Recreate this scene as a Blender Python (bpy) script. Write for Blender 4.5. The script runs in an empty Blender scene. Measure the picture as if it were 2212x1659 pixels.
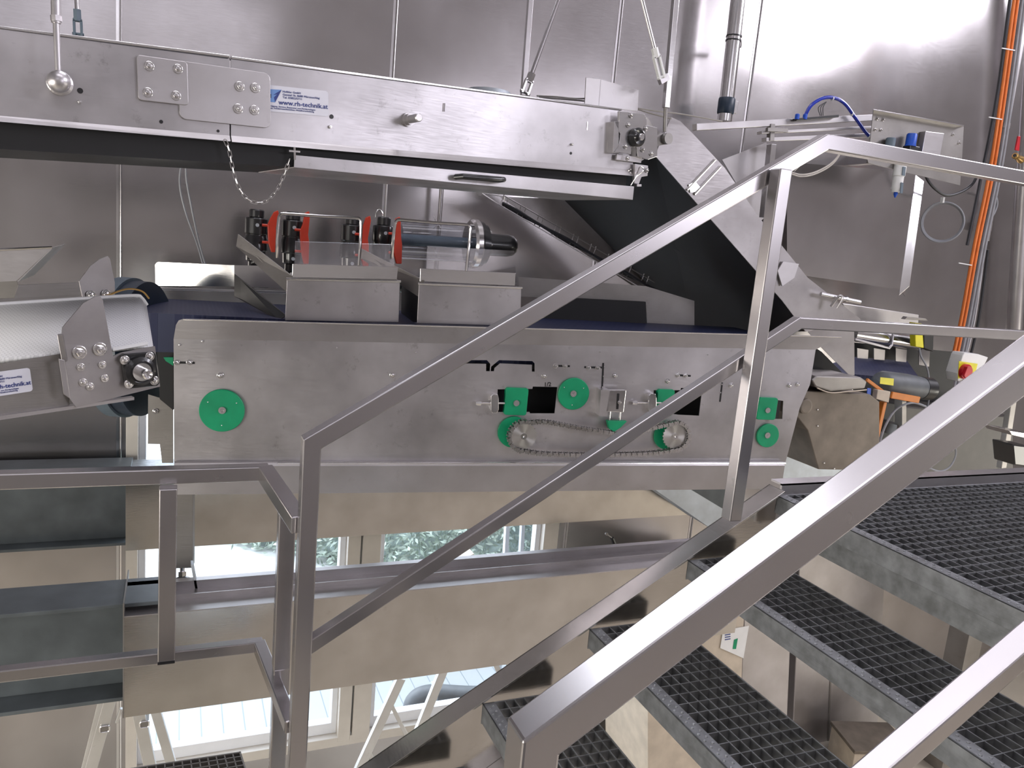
import bpy, bmesh, math, random
from mathutils import Vector, Matrix
random.seed(7)
S = bpy.context.scene
C = S.collection

# ------------------------------------------------------------------ camera
H = 3.4                       # eye height above the hall floor
TH, RO, YA, F = math.radians(10.08), math.radians(5.12), math.radians(23.5), 1690.0
CX, CY = 1106.0, 829.5
_r = Vector((math.cos(YA), -math.sin(YA), 0))
FW = Vector((math.sin(YA)*math.cos(TH), math.cos(YA)*math.cos(TH), -math.sin(TH)))
_u = _r.cross(FW)
RT = _r*math.cos(RO) + _u*math.sin(RO)
UP = -_r*math.sin(RO) + _u*math.cos(RO)
EYE = Vector((0, 0, H))
cam = bpy.data.cameras.new('camera')
cam.sensor_width = 36.0
cam.lens = F/2212*36.0
cam.clip_start = 0.02
cam.clip_end = 200
camo = bpy.data.objects.new('camera', cam)
C.objects.link(camo)
m = Matrix((RT, UP, -FW)).transposed().to_4x4()
m.translation = EYE
camo.matrix_world = m
S.camera = camo

# ------------------------------------------------------------------ light
S.view_settings.view_transform = 'Standard'
S.view_settings.look = 'None'
S.view_settings.gamma = 1
S.view_settings.use_curve_mapping = False
S.view_settings.exposure = 0.22
S.cycles.use_denoising = True
S.cycles.max_bounces = 8
S.cycles.caustics_reflective = False
S.cycles.caustics_refractive = False
S.cycles.sample_clamp_indirect = 4.0
W = bpy.data.worlds.new('sky')
S.world = W
W.use_nodes = True
W.node_tree.nodes['Background'].inputs[0].default_value = (0.86, 0.93, 1.0, 1)
W.node_tree.nodes['Background'].inputs[1].default_value = 5.5


def area(name, loc, target, sx, sy, power, col=(1, 1, 1)):
    l = bpy.data.lights.new(name, 'AREA')
    l.shape = 'RECTANGLE'
    l.size, l.size_y = sx, sy
    l.energy = power
    l.color = col
    o = bpy.data.objects.new(name, l)
    C.objects.link(o)
    o.location = loc
    o.rotation_euler = (Vector(target)-Vector(loc)).to_track_quat('-Z', 'Y').to_euler()
    return o


# daylight of assumed unseen windows (right, clerestory, front), assumed lamps and added fill lights
area('assumed_window_light_right', (7.90, 0.2, 6.95), (0, 0.2, 6.95), 4.4, 1.1, 260, (0.93, 0.91, 1.0))  # unseen high window, assumed from the wall glare and shadow direction
area('assumed_window_light_back', (0.15, 4.12, 6.35), (0.15, 0, 6.35), 1.9, 0.9, 40, (0.95, 0.95, 1.0))  # unseen clerestory light, assumed from the near rail highlight
area('fill_light_low', (7.9, 0.0, 1.7), (2, 0, 0.6), 4.5, 1.2, 110, (1.0, 0.95, 0.84))  # unseen fill light added to brighten the floor and lower right
area('fill_light_left', (-3.9, 0.2, 1.9), (1, 0.5, 0.5), 4.0, 2.3, 340, (1.0, 0.96, 0.87))  # unseen fill light added to brighten the floor and lower left wall
area('assumed_window_light_front', (4.6, -3.9, 4.6), (3.0, 4, 3.8), 3.2, 1.2, 100, (0.91, 0.89, 1.0))  # unseen front window, assumed from bright streaks on the far rail

area('fill_light_upper', (-0.2, -3.9, 5.9), (0.5, 4, 5.2), 5.0, 1.2, 24, (0.92, 0.90, 1.0))  # unseen fill light added to brighten the upper left wall
area('assumed_ceiling_light_middle', (0.8, 3.3, 7.7), (0.8, 3.3, 0), 3.6, 1.1, 30, (0.95, 0.92, 1.0))  # unseen ceiling lamp, assumed from the pale upper faces of the rails
area('assumed_ceiling_light_near', (0.8, 0.3, 7.7), (0.8, 0.3, 0), 3.6, 0.5, 50, (0.95, 0.92, 1.0))  # second unseen ceiling lamp, assumed for top light on the tubes


# ------------------------------------------------------------------ measuring
def ray(x, y):
    return RT*((x-CX)/F) - UP*((y-CY)/F) + FW


def P(x, y, Y):
    d = ray(x, y)
    return EYE + d*(Y/d.y)


def PZ(x, y, z):
    d = ray(x, y)
    return EYE + d*((z-H)/d.z)


def up_to(top, low, z=7.78):
    """the line from low through top, carried on to height z"""
    return low+(top-low)*((z-low.z)/(top.z-low.z))


class Plane:
    """upright plane through two measured points"""
    def __init__(s, a, b):
        p, q = P(*a), P(*b)
        s.o = p
        s.u = Vector((q.x-p.x, q.y-p.y, 0)).normalized()
        s.n = Vector((s.u.y, -s.u.x, 0))      # towards the viewer's side
        s.v = Vector((0, 0, 1))

    def at(s, x, y, off=0.0):
        d = ray(x, y)
        o = s.o + s.n*off
        return EYE + d*((o-EYE).dot(s.n)/d.dot(s.n))

    def w(s, a, b, off=0.0):
        return s.o + s.u*a + s.v*b + s.n*off

    def uv(s, x, y, off=0.0):
        p = s.at(x, y, off)-s.o
        return p.dot(s.u), p.dot(s.v)


def YP(Y):
    pl = Plane((300, 600, Y), (900, 600, Y))
    return pl


# ------------------------------------------------------------------ materials
MATS = {}


def _nodes(name):
    mt = bpy.data.materials.new(name)
    mt.use_nodes = True
    nt = mt.node_tree
    return mt, nt, nt.nodes['Principled BSDF'], nt.nodes, nt.links


def steel(name, col=(0.60, 0.575, 0.585), rough=0.34, metal=0.92, mott=0.16, bump=0.08, wave=0.0, brush=(1, 1, 14), dirt=0.0, sc=5.0, rv=0.22):
    mt, nt, b, N, L = _nodes(name)
    tc = N.new('ShaderNodeTexCoord')
    n1 = N.new('ShaderNodeTexNoise')
    n1.inputs['Scale'].default_value = sc
    n1.inputs['Detail'].default_value = 5
    L.new(tc.outputs['Object'], n1.inputs['Vector'])
    mp = N.new('ShaderNodeMapping')
    mp.inputs['Scale'].default_value = brush
    L.new(tc.outputs['Object'], mp.inputs['Vector'])
    n2 = N.new('ShaderNodeTexNoise')
    n2.inputs['Scale'].default_value = 22
    n2.inputs['Detail'].default_value = 3
    L.new(mp.outputs[0], n2.inputs['Vector'])
    cr = N.new('ShaderNodeValToRGB')
    cr.color_ramp.elements[0].position = 0.3
    cr.color_ramp.elements[1].position = 0.72
    k = 1-mott*1.3
    cr.color_ramp.elements[0].color = (col[0]*k, col[1]*k*0.99, col[2]*k*0.97, 1)
    k = 1+mott*0.6
    cr.color_ramp.elements[1].color = (min(1, col[0]*k), min(1, col[1]*k), min(1, col[2]*k), 1)
    L.new(n1.outputs[0], cr.inputs[0])
    out = cr.outputs[0]
    if dirt > 0:
        n3 = N.new('ShaderNodeTexNoise')
        n3.inputs['Scale'].default_value = 14
        n3.inputs['Detail'].default_value = 8
        n3.inputs['Roughness'].default_value = 0.75
        L.new(tc.outputs['Object'], n3.inputs['Vector'])
        c3 = N.new('ShaderNodeValToRGB')
        c3.color_ramp.elements[0].position = 0.60
        c3.color_ramp.elements[1].position = 0.72
        L.new(n3.outputs[0], c3.inputs[0])
        mm = N.new('ShaderNodeMath')
        mm.operation = 'MULTIPLY'
        mm.inputs[1].default_value = dirt
        L.new(c3.outputs[0], mm.inputs[0])
        mx = N.new('ShaderNodeMixRGB')
        L.new(mm.outputs[0], mx.inputs[0])
        L.new(out, mx.inputs[1])
        mx.inputs[2].default_value = (col[0]*0.4, col[1]*0.38, col[2]*0.36, 1)
        out = mx.outputs[0]
    L.new(out, b.inputs['Base Color'])
    b.inputs['Metallic'].default_value = metal
    mr = N.new('ShaderNodeMapRange')
    mr.inputs[3].default_value = rough*(1-rv)
    mr.inputs[4].default_value = rough*(1+rv)
    L.new(n2.outputs[0], mr.inputs[0])
    L.new(mr.outputs[0], b.inputs['Roughness'])
    bp = N.new('ShaderNodeBump')
    bp.inputs['Strength'].default_value = bump
    bp.inputs['Distance'].default_value = 0.002
    L.new(n2.outputs[0], bp.inputs['Height'])
    if wave > 0:
        n4 = N.new('ShaderNodeTexNoise')
        n4.inputs['Scale'].default_value = 1.3
        n4.inputs['Detail'].default_value = 1
        L.new(tc.outputs['Object'], n4.inputs['Vector'])
        b2 = N.new('ShaderNodeBump')
        b2.inputs['Strength'].default_value = 1.0
        b2.inputs['Distance'].default_value = wave
        L.new(n4.outputs[0], b2.inputs['Height'])
        L.new(b2.outputs[0], bp.inputs['Normal'])
    L.new(bp.outputs[0], b.inputs['Normal'])
    MATS[name] = mt
    return mt


def plain(name, col, rough=0.5, metal=0.0, var=0.12, sc=12, bump=0.05, coat=0.0):
    mt, nt, b, N, L = _nodes(name)
    tc = N.new('ShaderNodeTexCoord')
    n = N.new('ShaderNodeTexNoise')
    n.inputs['Scale'].default_value = sc
    n.inputs['Detail'].default_value = 5
    L.new(tc.outputs['Object'], n.inputs['Vector'])
    cr = N.new('ShaderNodeValToRGB')
    cr.color_ramp.elements[0].position = 0.3
    cr.color_ramp.elements[1].position = 0.7
    cr.color_ramp.elements[0].color = (col[0]*(1-var), col[1]*(1-var), col[2]*(1-var), 1)
    cr.color_ramp.elements[1].color = (min(1, col[0]*(1+var)), min(1, col[1]*(1+var)), min(1, col[2]*(1+var)), 1)
    L.new(n.outputs[0], cr.inputs[0])
    L.new(cr.outputs[0], b.inputs['Base Color'])
    b.inputs['Roughness'].default_value = rough
    b.inputs['Metallic'].default_value = metal
    if coat:
        b.inputs['Coat Weight'].default_value = coat
    bp = N.new('ShaderNodeBump')
    bp.inputs['Strength'].default_value = bump
    bp.inputs['Distance'].default_value = 0.003
    L.new(n.outputs[0], bp.inputs['Height'])
    L.new(bp.outputs[0], b.inputs['Normal'])
    MATS[name] = mt
    return mt


def belt(name, c0, c1, sx, sz, rough=0.5):
    """modular belt: small grid of links"""
    mt, nt, b, N, L = _nodes(name)
    tc = N.new('ShaderNodeTexCoord')
    mp = N.new('ShaderNodeMapping')
    L.new(tc.outputs['Object'], mp.inputs['Vector'])
    br = N.new('ShaderNodeTexBrick')
    br.inputs['Scale'].default_value = 1.0
    br.inputs['Brick Width'].default_value = sx
    br.inputs['Row Height'].default_value = sz
    br.inputs['Mortar Size'].default_value = min(sx, sz)*0.16
    br.inputs['Color1'].default_value = (*c0, 1)
    br.inputs['Color2'].default_value = (*c0, 1)
    br.inputs['Mortar'].default_value = (*c1, 1)
    L.new(mp.outputs[0], br.inputs['Vector'])
    L.new(br.outputs[0], b.inputs['Base Color'])
    b.inputs['Roughness'].default_value = rough
    bp = N.new('ShaderNodeBump')
    bp.inputs['Strength'].default_value = 0.8
    bp.inputs['Distance'].default_value = 0.004
    bp.invert = True
    L.new(br.outputs[1], bp.inputs['Height'])
    L.new(bp.outputs[0], b.inputs['Normal'])
    MATS[name] = mt
    return mt


def glass(name, col=(0.95, 0.97, 1.0), rough=0.02):
    """thin clear sheet: mostly see-through with a surface reflection"""
    mt, nt, b, N, L = _nodes(name)
    tr = N.new('ShaderNodeBsdfTransparent')
    tr.inputs[0].default_value = (*col, 1)
    gl = N.new('ShaderNodeBsdfGlossy')
    gl.inputs['Roughness'].default_value = rough
    lw = N.new('ShaderNodeLayerWeight')
    lw.inputs[0].default_value = 0.15
    fr = N.new('ShaderNodeMath')
    fr.operation = 'MULTIPLY_ADD'
    fr.inputs[1].default_value = 0.25
    fr.inputs[2].default_value = 0.04
    L.new(lw.outputs['Facing'], fr.inputs[0])
    mx = N.new('ShaderNodeMixShader')
    L.new(fr.outputs[0], mx.inputs[0])
    L.new(tr.outputs[0], mx.inputs[1])
    L.new(gl.outputs[0], mx.inputs[2])
    L.new(mx.outputs[0], N['Material Output'].inputs[0])
    MATS[name] = mt
    return mt


WALL = steel('wall_steel', (0.50, 0.478, 0.485), 0.21, 0.92, 0.16, 0.02, wave=0.020, sc=2.0, dirt=0.10)
ST = steel('brushed_steel', (0.55, 0.53, 0.545), 0.36, 0.90, 0.12, 0.04, dirt=0.2)
PAN = steel('panel_steel', (0.58, 0.56, 0.58), 0.38, 0.90, 0.30, 0.03, wave=0.003, dirt=0.6, sc=3.0)
TUBE = steel('tube_steel', (0.50, 0.48, 0.495), 0.27, 0.97, 0.05, 0.0, brush=(1, 1, 1), sc=2.5, rv=0.03)
BRI = steel('bright_steel', (0.78, 0.77, 0.78), 0.18, 1.0, 0.05, 0.03)
DRK = steel('dark_steel', (0.30, 0.285, 0.275), 0.45, 0.8, 0.15, 0.1, dirt=0.3)
MID = steel('worn_steel', (0.40, 0.38, 0.385), 0.40, 0.9, 0.2, 0.04, dirt=0.4)
DHS = plain('dark_housing_paint', (0.055, 0.048, 0.042), 0.5)
GALV = steel('galvanised_steel', (0.27, 0.28, 0.295), 0.50, 0.65, 0.25, 0.08, sc=30)
GALL = steel('light_galvanised_steel', (0.55, 0.60, 0.66), 0.5, 0.5, 0.10, 0.1, sc=12)
CLAD = steel('cladding_steel', (0.62, 0.595, 0.57), 0.17, 0.95, 0.12, 0.05, wave=0.004, dirt=0.2)
BEAM = plain('grey_beam_paint', (0.10, 0.115, 0.125), 0.45, 0.2, 0.2, 9)
ALU = steel('aluminium', (0.74, 0.74, 0.74), 0.4, 0.85, 0.1, 0.06, dirt=0.5)
BLK = plain('black_plastic', (0.012, 0.012, 0.014), 0.35, coat=0.3)
BLKM = plain('black_casting', (0.02, 0.02, 0.022), 0.3, 0.3, coat=0.5)
RUB = plain('black_belt', (0.008, 0.008, 0.010), 0.55)
RED = plain('red_plastic', (0.55, 0.045, 0.02), 0.35)
SWR = plain('red_knob', (0.50, 0.01, 0.02), 0.35)
GRN = plain('green_plastic', (0.0, 0.27, 0.12), 0.5, var=0.15)
BLU = plain('blue_plastic', (0.01, 0.08, 0.50), 0.4)
HOSE = plain('blue_hose', (0.01, 0.03, 0.38), 0.25, coat=0.4)
NAVY = plain('navy_plastic', (0.015, 0.03, 0.055), 0.4)
GREYB = plain('grey_blue_rubber', (0.12, 0.16, 0.20), 0.5)
ORG = plain('orange_cable', (0.80, 0.20, 0.03), 0.45)
ORP = plain('orange_paint', (0.62, 0.20, 0.03), 0.5, dirt if False else 0.0)
YEL = plain('yellow_plastic', (0.75, 0.68, 0.02), 0.4)
WHT = plain('white_plastic', (0.80, 0.80, 0.80), 0.45, var=0.04)
WBELT = None
STK = plain('sticker_paper', (0.72, 0.72, 0.80), 0.35, var=0.03)
INK = plain('blue_ink', (0.03, 0.05, 0.22), 0.5)
INKL = plain('light_blue_ink', (0.16, 0.30, 0.62), 0.5)
INKK = plain('black_ink', (0.01, 0.01, 0.01), 0.6)
CAB = plain('grey_cable', (0.30, 0.31, 0.34), 0.5)
CABK = plain('black_cable', (0.02, 0.02, 0.025), 0.45)
CABC = plain('clear_cable', (0.52, 0.48, 0.44), 0.4)
BRA = plain('brass', (0.60, 0.38, 0.14), 0.3, 0.9)
MOT = plain('motor_paint', (0.11, 0.12, 0.13), 0.5, var=0.2)
CEIL = plain('ceiling_paint', (0.55, 0.54, 0.56), 0.7)
FLO = plain('floor_resin', (0.60, 0.545, 0.455), 0.35, var=0.06, sc=3)
WALLP = plain('hall_wall_paint', (0.34, 0.32, 0.32), 0.6, var=0.08, sc=2)
FRM = plain('window_frame_paint', (0.62, 0.58, 0.53), 0.5, var=0.04)
FRW = plain('window_sash_white', (0.85, 0.87, 0.92), 0.4, var=0.03)
GRND = plain('pale_concrete', (0.80, 0.80, 0.80), 0.9, var=0.03)
LEAF = plain('hedge_leaf', (0.50, 0.58, 0.50), 0.7, var=0.5, sc=8)
HED = plain('hedge_core', (0.40, 0.48, 0.46), 0.9, var=0.4, sc=10)
CARD = plain('cardboard', (0.55, 0.47, 0.38), 0.7)
CONC = plain('grey_hopper', (0.19, 0.16, 0.13), 0.6, 0.3, 0.2, 10, 0.3)
ANI = steel('turned_steel', (0.62, 0.61, 0.60), 0.34, 1.0, 0.03, 0.0)
_b = ANI.node_tree.nodes['Principled BSDF']
_t = ANI.node_tree.nodes.new('ShaderNodeTangent')
_t.direction_type = 'RADIAL'
_t.axis = 'Y'
ANI.node_tree.links.new(_t.outputs[0], _b.inputs['Tangent'])
_b.inputs['Anisotropic'].default_value = 0.85
GL = glass('clear_pane')
ACR = glass('clear_acrylic', (0.96, 0.95, 0.95), 0.05)
TUB = glass('clear_tube', (0.82, 0.83, 0.86), 0.03)
WBELT = belt('white_modular_belt', (0.74, 0.74, 0.76), (0.62, 0.62, 0.64), 0.010, 0.010)
BBELT = belt('blue_modular_belt', (0.008, 0.012, 0.055), (0.024, 0.030, 0.075), 0.032, 0.024)
TILE = belt('outdoor_tiles', (0.40, 0.42, 0.43), (0.25, 0.29, 0.31), 0.135, 0.45)
for _n in TILE.node_tree.nodes:
    if _n.type == 'TEX_BRICK':
        _n.inputs['Mortar Size'].default_value = 0.004


# ------------------------------------------------------------------ building
def tag(o, label=None, cat=None, group=None, kind=None):
    if label: o['label'] = label
    if cat: o['category'] = cat
    if group: o['group'] = group
    if kind: o['kind'] = kind
    return o


def thing(name, loc, label, cat, group=None):
    o = bpy.data.objects.new(name, None)
    o.empty_display_size = 0.05
    C.objects.link(o)
    o.location = loc
    return tag(o, label, cat, group)


def wloc(o):
    v = Vector((0, 0, 0))
    while o is not None:
        v += o.location
        o = o.parent
    return v


def obj(name, bm, mat, parent=None, bevel=0.0, smooth=False, seg=2, label=None, at=None):
    """links the bmesh (built in world space) as one mesh object, origin at its middle"""
    me = bpy.data.meshes.new(name)
    bmesh.ops.recalc_face_normals(bm, faces=bm.faces)
    c = Vector(at) if at is not None else sum((v.co for v in bm.verts), Vector())/max(1, len(bm.verts))
    bmesh.ops.translate(bm, verts=bm.verts, vec=-c)
    bm.to_mesh(me)
    bm.free()
    for mt in (mat if isinstance(mat, (list, tuple)) else [mat]):
        me.materials.append(mt)
    o = bpy.data.objects.new(name, me)
    C.objects.link(o)
    if parent is not None:
        o.parent = parent
        o.location = c - wloc(parent)
    else:
        o.location = c
    if smooth:
        for p in me.polygons:
            p.use_smooth = True
        try:
            me.set_sharp_from_angle(angle=math.radians(35))
        except Exception:
            pass
    if bevel > 0:
        md = o.modifiers.new('edge', 'BEVEL')
        md.width = bevel
        md.segments = seg
        md.limit_method = 'ANGLE'
        md.angle_limit = math.radians(40)
        md.harden_normals = False
    if label: o['label'] = label
    return o


def BM():
    return bmesh.new()


def _box8(bm, pts):
    vs = [bm.verts.new(p) for p in pts]
    for f in ((0, 1, 2, 3), (7, 6, 5, 4), (0, 4, 5, 1), (1, 5, 6, 2), (2, 6, 7, 3), (3, 7, 4, 0)):
        bm.faces.new([vs[i] for i in f])


def box(bm, lo, hi):
    (a, b, c), (d, e, f) = lo, hi
    _box8(bm, [Vector(p) for p in ((a, b, c), (d, b, c), (d, e, c), (a, e, c), (a, b, f), (d, b, f), (d, e, f), (a, e, f))])
    return bm


def obox(bm, c, u, v, n, a, b, d):
    """box centred at c with full sizes a, b, d on axes u, v, n"""
    u, v, n = u*(a/2), v*(b/2), n*(d/2)
    _box8(bm, [c-u-v-n, c+u-v-n, c+u+v-n, c-u+v-n, c-u-v+n, c+u-v+n, c+u+v+n, c-u+v+n])
    return bm


def bar(bm, p, q, w, h, side=Vector((0, 1, 0))):
    """straight rectangular bar, w along 'side', h across"""
    d = (q-p).normalized()
    s = (side - d*side.dot(d)).normalized()
    t = d.cross(s)
    return obox(bm, (p+q)/2, d, s, t, (q-p).length, w, h)


def sweep(bm, pts, w, h, side=Vector((0, 1, 0)), closed=False):
    """rectangular tube with mitred corners; 'side' is constant along a planar path"""
    rings = []
    n = len(pts)
    for i, p in enumerate(pts):
        d0 = (pts[i]-pts[i-1]).normalized() if i > 0 else (pts[1]-pts[0]).normalized()
        d1 = (pts[i+1]-pts[i]).normalized() if i < n-1 else d0
        t0, t1 = d0.cross(side).normalized(), d1.cross(side).normalized()
        t = (t0+t1).normalized()
        k = 1/max(0.3, t.dot(t0))
        s = side*(w/2)
        t = t*(h/2*k)
        rings.append([bm.verts.new(p+a) for a in (-s-t, s-t, s+t, -s+t)])
    for a, b in zip(rings, rings[1:]):
        for i in range(4):
            bm.faces.new((a[i], a[(i+1) % 4], b[(i+1) % 4], b[i]))
    bm.faces.new(rings[0])
    bm.faces.new(rings[-1][::-1])
    return bm


def frame_of(d):
    d = d.normalized()
    a = Vector((0, 0, 1)) if abs(d.z) < 0.9 else Vector((1, 0, 0))
    s = d.cross(a).normalized()
    return s, s.cross(d).normalized()


def tube(bm, pts, r, seg=8, caps=True):
    """round tube through points (parallel transported)"""
    pts = [Vector(p) for p in pts]
    n = len(pts)
    d = (pts[1]-pts[0]).normalized()
    s, t = frame_of(d)
    rings = []
    for i, p in enumerate(pts):
        if 0 < i < n-1:
            dd = ((pts[i+1]-p).normalized()+(p-pts[i-1]).normalized())
        elif i == 0:
            dd = pts[1]-p
        else:
            dd = p-pts[i-1]
        if dd.length < 1e-9: dd = d
        dd = dd.normalized()
        s = (s-dd*s.dot(dd)).normalized()
        t = dd.cross(s)
        rr = r[i] if isinstance(r, (list, tuple)) else r
        rings.append([bm.verts.new(p+s*(rr*math.cos(2*math.pi*k/seg))+t*(rr*math.sin(2*math.pi*k/seg))) for k in range(seg)])
    for a, b in zip(rings, rings[1:]):
        for k in range(seg):
            bm.faces.new((a[k], a[(k+1) % seg], b[(k+1) % seg], b[k]))
    if caps:
        bm.faces.new(rings[0][::-1])
        bm.faces.new(rings[-1])
    return bm


def lathe(bm, c, ax, prof, seg=24):
    """prof: list of (distance along ax, radius)"""
    s, t = frame_of(ax)
    ax = ax.normalized()
    rings = []
    for a, r in prof:
        rings.append([bm.verts.new(c+ax*a+s*(max(r, 1e-4)*math.cos(2*math.pi*k/seg))+t*(max(r, 1e-4)*math.sin(2*math.pi*k/seg))) for k in range(seg)])
    for a, b in zip(rings, rings[1:]):
        for k in range(seg):
            bm.faces.new((a[k], a[(k+1) % seg], b[(k+1) % seg], b[k]))
    bm.faces.new(rings[0][::-1])
    bm.faces.new(rings[-1])
    return bm


def prism(bm, pts, depth):
    """flat polygon extruded by the vector depth"""
    a = [bm.verts.new(p) for p in pts]
    b = [bm.verts.new(p+depth) for p in pts]
    bm.faces.new(a)
    bm.faces.new(b[::-1])
    n = len(a)
    for i in range(n):
        bm.faces.new((a[i], b[i], b[(i+1) % n], a[(i+1) % n]))
    return bm


def plate(bm, pl, px, th, off=0.0):
    """polygon measured on plane pl, front face at off, thickness th going away from the viewer"""
    return prism(bm, [pl.at(x, y, off) for x, y in px], -pl.n*th)


def arc(cx, cy, r, a0, a1, n):
    return [(cx+r*math.cos(math.radians(a0+(a1-a0)*i/n)), cy+r*math.sin(math.radians(a0+(a1-a0)*i/n))) for i in range(n+1)]


def rrect(w, h, r, n=4):
    o = []
    for cx, cy, a in ((w/2-r, h/2-r, 0), (-w/2+r, h/2-r, 90), (-w/2+r, -h/2+r, 180), (w/2-r, -h/2+r, 270)):
        o += arc(cx, cy, r, a, a+90, n)
    return o


def smoothpath(pts, n=6):
    """catmull-rom through the points"""
    pts = [Vector(p) for p in pts]
    o = []
    for i in range(len(pts)-1):
        p0 = pts[i-1] if i > 0 else pts[0]
        p1, p2 = pts[i], pts[i+1]
        p3 = pts[i+2] if i+2 < len(pts) else p2
        for k in range(n):
            t = k/n
            o.append(0.5*((2*p1)+(p2-p0)*t+(2*p0-5*p1+4*p2-p3)*t*t+(3*p1-p0-3*p2+p3)*t**3))
    o.append(pts[-1])
    return o


def sheet(name, pl, outer, holes, th, mat, parent, off=0.0, bevel=0.0):
    """sheet metal with real cut-outs; outlines measured on plane pl (u, v)"""
    cu = bpy.data.curves.new(name, 'CURVE')
    cu.dimensions = '2D'
    cu.fill_mode = 'BOTH'
    cu.extrude = th/2
    for loop in [outer]+holes:
        sp = cu.splines.new('POLY')
        sp.points.add(len(loop)-1)
        for i, (x, y) in enumerate(loop):
            sp.points[i].co = (x, y, 0, 1)
        sp.use_cyclic_u = True
    tmp = bpy.data.objects.new('tmp', cu)
    C.objects.link(tmp)
    bpy.context.view_layer.update()
    dg = bpy.context.evaluated_depsgraph_get()
    me = bpy.data.meshes.new_from_object(tmp.evaluated_get(dg))
    bpy.data.objects.remove(tmp)
    bm = BM()
    bm.from_mesh(me)
    bpy.data.meshes.remove(me)
    M = Matrix((pl.u, pl.v, pl.n)).transposed().to_4x4()
    M.translation = pl.o+pl.n*(off-th/2)
    bmesh.ops.transform(bm, matrix=M, verts=bm.verts)
    return obj(name, bm, mat, parent, bevel)


def text(name, s, pl, pos, size, mat, parent, ang=0.0, th=0.0006, align='LEFT', bold=0.0, squash=1.0):
    cu = bpy.data.curves.new(name, 'FONT')
    cu.body = s
    cu.size = size
    cu.extrude = th
    cu.offset = bold
    cu.align_x = align
    cu.resolution_u = 2
    tmp = bpy.data.objects.new('tmp', cu)
    C.objects.link(tmp)
    bpy.context.view_layer.update()
    dg = bpy.context.evaluated_depsgraph_get()
    me = bpy.data.meshes.new_from_object(tmp.evaluated_get(dg))
    bpy.data.objects.remove(tmp)
    bm = BM()
    bm.from_mesh(me)
    bpy.data.meshes.remove(me)
    u = pl.u*math.cos(ang)+pl.v*math.sin(ang)
    v = -pl.u*math.sin(ang)+pl.v*math.cos(ang)
    M = Matrix((u*squash, v, pl.n)).transposed().to_4x4()
    M.translation = pos
    bmesh.ops.transform(bm, matrix=M, verts=bm.verts)
    return obj(name, bm, mat, parent)


_bolt = {}


def bolt(parent, pos, n, r=0.011, washer=True, mat=None, kind='hex', name='bolt'):
    """hex screw with washer standing on a surface with normal n"""
    key = (kind, washer, mat.name if mat else '')
    if key not in _bolt:
        bm = BM()
        z = Vector((0, 0, 1))
        o = Vector((0, 0, 0))
        if washer:
            lathe(bm, o, z, [(-0.1, 1.0), (0.18, 1.0), (0.22, 0.92)], 20)
        if kind == 'hex':
            lathe(bm, o, z, [(0.0, 0.62), (0.72, 0.62), (0.82, 0.52)], 6)
            lathe(bm, o, z, [(0.5, 0.3), (1.15, 0.3), (1.25, 0.22)], 12)
        else:
            lathe(bm, o, z, [(0.0, 0.62), (0.35, 0.62), (0.6, 0.45), (0.68, 0.2)], 16)
        me = bpy.data.meshes.new('bolt')
        bmesh.ops.recalc_face_normals(bm, faces=bm.faces)
        bm.to_mesh(me)
        bm.free()
        me.materials.append(mat or BRI)
        _bolt[key] = me
    o = bpy.data.objects.new(name, _bolt[key])
    C.objects.link(o)
    o.parent = parent
    s, t = frame_of(n)
    M = Matrix((s, t, n.normalized())).transposed().to_4x4()
    if M.to_3x3().determinant() < 0:
        M = Matrix((t, s, n.normalized())).transposed().to_4x4()
    o.matrix_local = Matrix.Translation(pos-wloc(parent)) @ M @ Matrix.Diagonal((r, r, r, 1))
    return o


def copy_tree(o, parent=None):
    c = o.copy()
    C.objects.link(c)
    c.parent = parent
    for ch in list(o.children):
        copy_tree(ch, c)
    return c


V = Vector
X, Y_, Z = V((1, 0, 0)), V((0, 1, 0)), V((0, 0, 1))
YW = 4.2                                            # back wall


def struct(name, bm, mat, bevel=0.0):
    return tag(obj(name, bm, mat, None, bevel), kind='structure')


# ================================================================== THE SETTING
wx0, wx1, wz0, wz1 = -0.235, 2.235, 0.40, 2.78       # big window
cx0, cx1, cz0, cz1 = -0.85, 1.15, 5.88, 6.82         # clerestory, assumed above the view
bm = BM()
xs = [-4, cx0, wx0, cx1, wx1, 8.0]


def wallstrip(bm, x0, x1, z0, z1):
    box(bm, (x0, YW, z0), (x1, YW+0.16, z1))


wallstrip(bm, -4, wx0, 0, 4.9)
wallstrip(bm, wx0, wx1, 0, wz0)
wallstrip(bm, wx0, wx1, wz1, 4.9)
wallstrip(bm, wx1, 8, 0, 4.9)
wallstrip(bm, -4, 8, 4.9, cz0)
wallstrip(bm, -4, cx0, cz0, cz1)
wallstrip(bm, cx1, 8, cz0, cz1)
wallstrip(bm, -4, 8, cz1, 7.8)
struct('wall_back', bm, WALL)
# joints between the stainless wall panels
seams = [(-0.262, 0.0, 7.8), (1.00, wz1, 7.8), (2.295, 0.0, 7.8), (3.26, 0.0, 7.8), (-1.5, 0, 7.8)]
for i, (sx, z0, z1) in enumerate(seams):
    bm = BM()
    box(bm, (sx-0.016, YW-0.002, z0), (sx-0.004, YW, z1))
    tube(bm, [(sx+0.004, YW-0.003, z0), (sx+0.004, YW-0.003, z1)], 0.0045, 8)
    struct('trim_%d' % (i+1), bm, BRI if i < 1 else ST)
struct('floor', box(BM(), (-4, -4, -0.1), (8, YW+0.16, 0)), FLO)
struct('floor', box(BM(), (-3.9, -3.6, 1.64), (.55, .35, 1.69)), DRK)      # unseen raised deck underfoot, added to darken left reflections
struct('ceiling', box(BM(), (-4, -4, 7.8), (8, YW+0.16, 7.95)), CEIL)
struct('wall_left', box(BM(), (-4.15, -4, 0), (-4, YW+0.16, 7.8)), WALLP)
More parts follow.
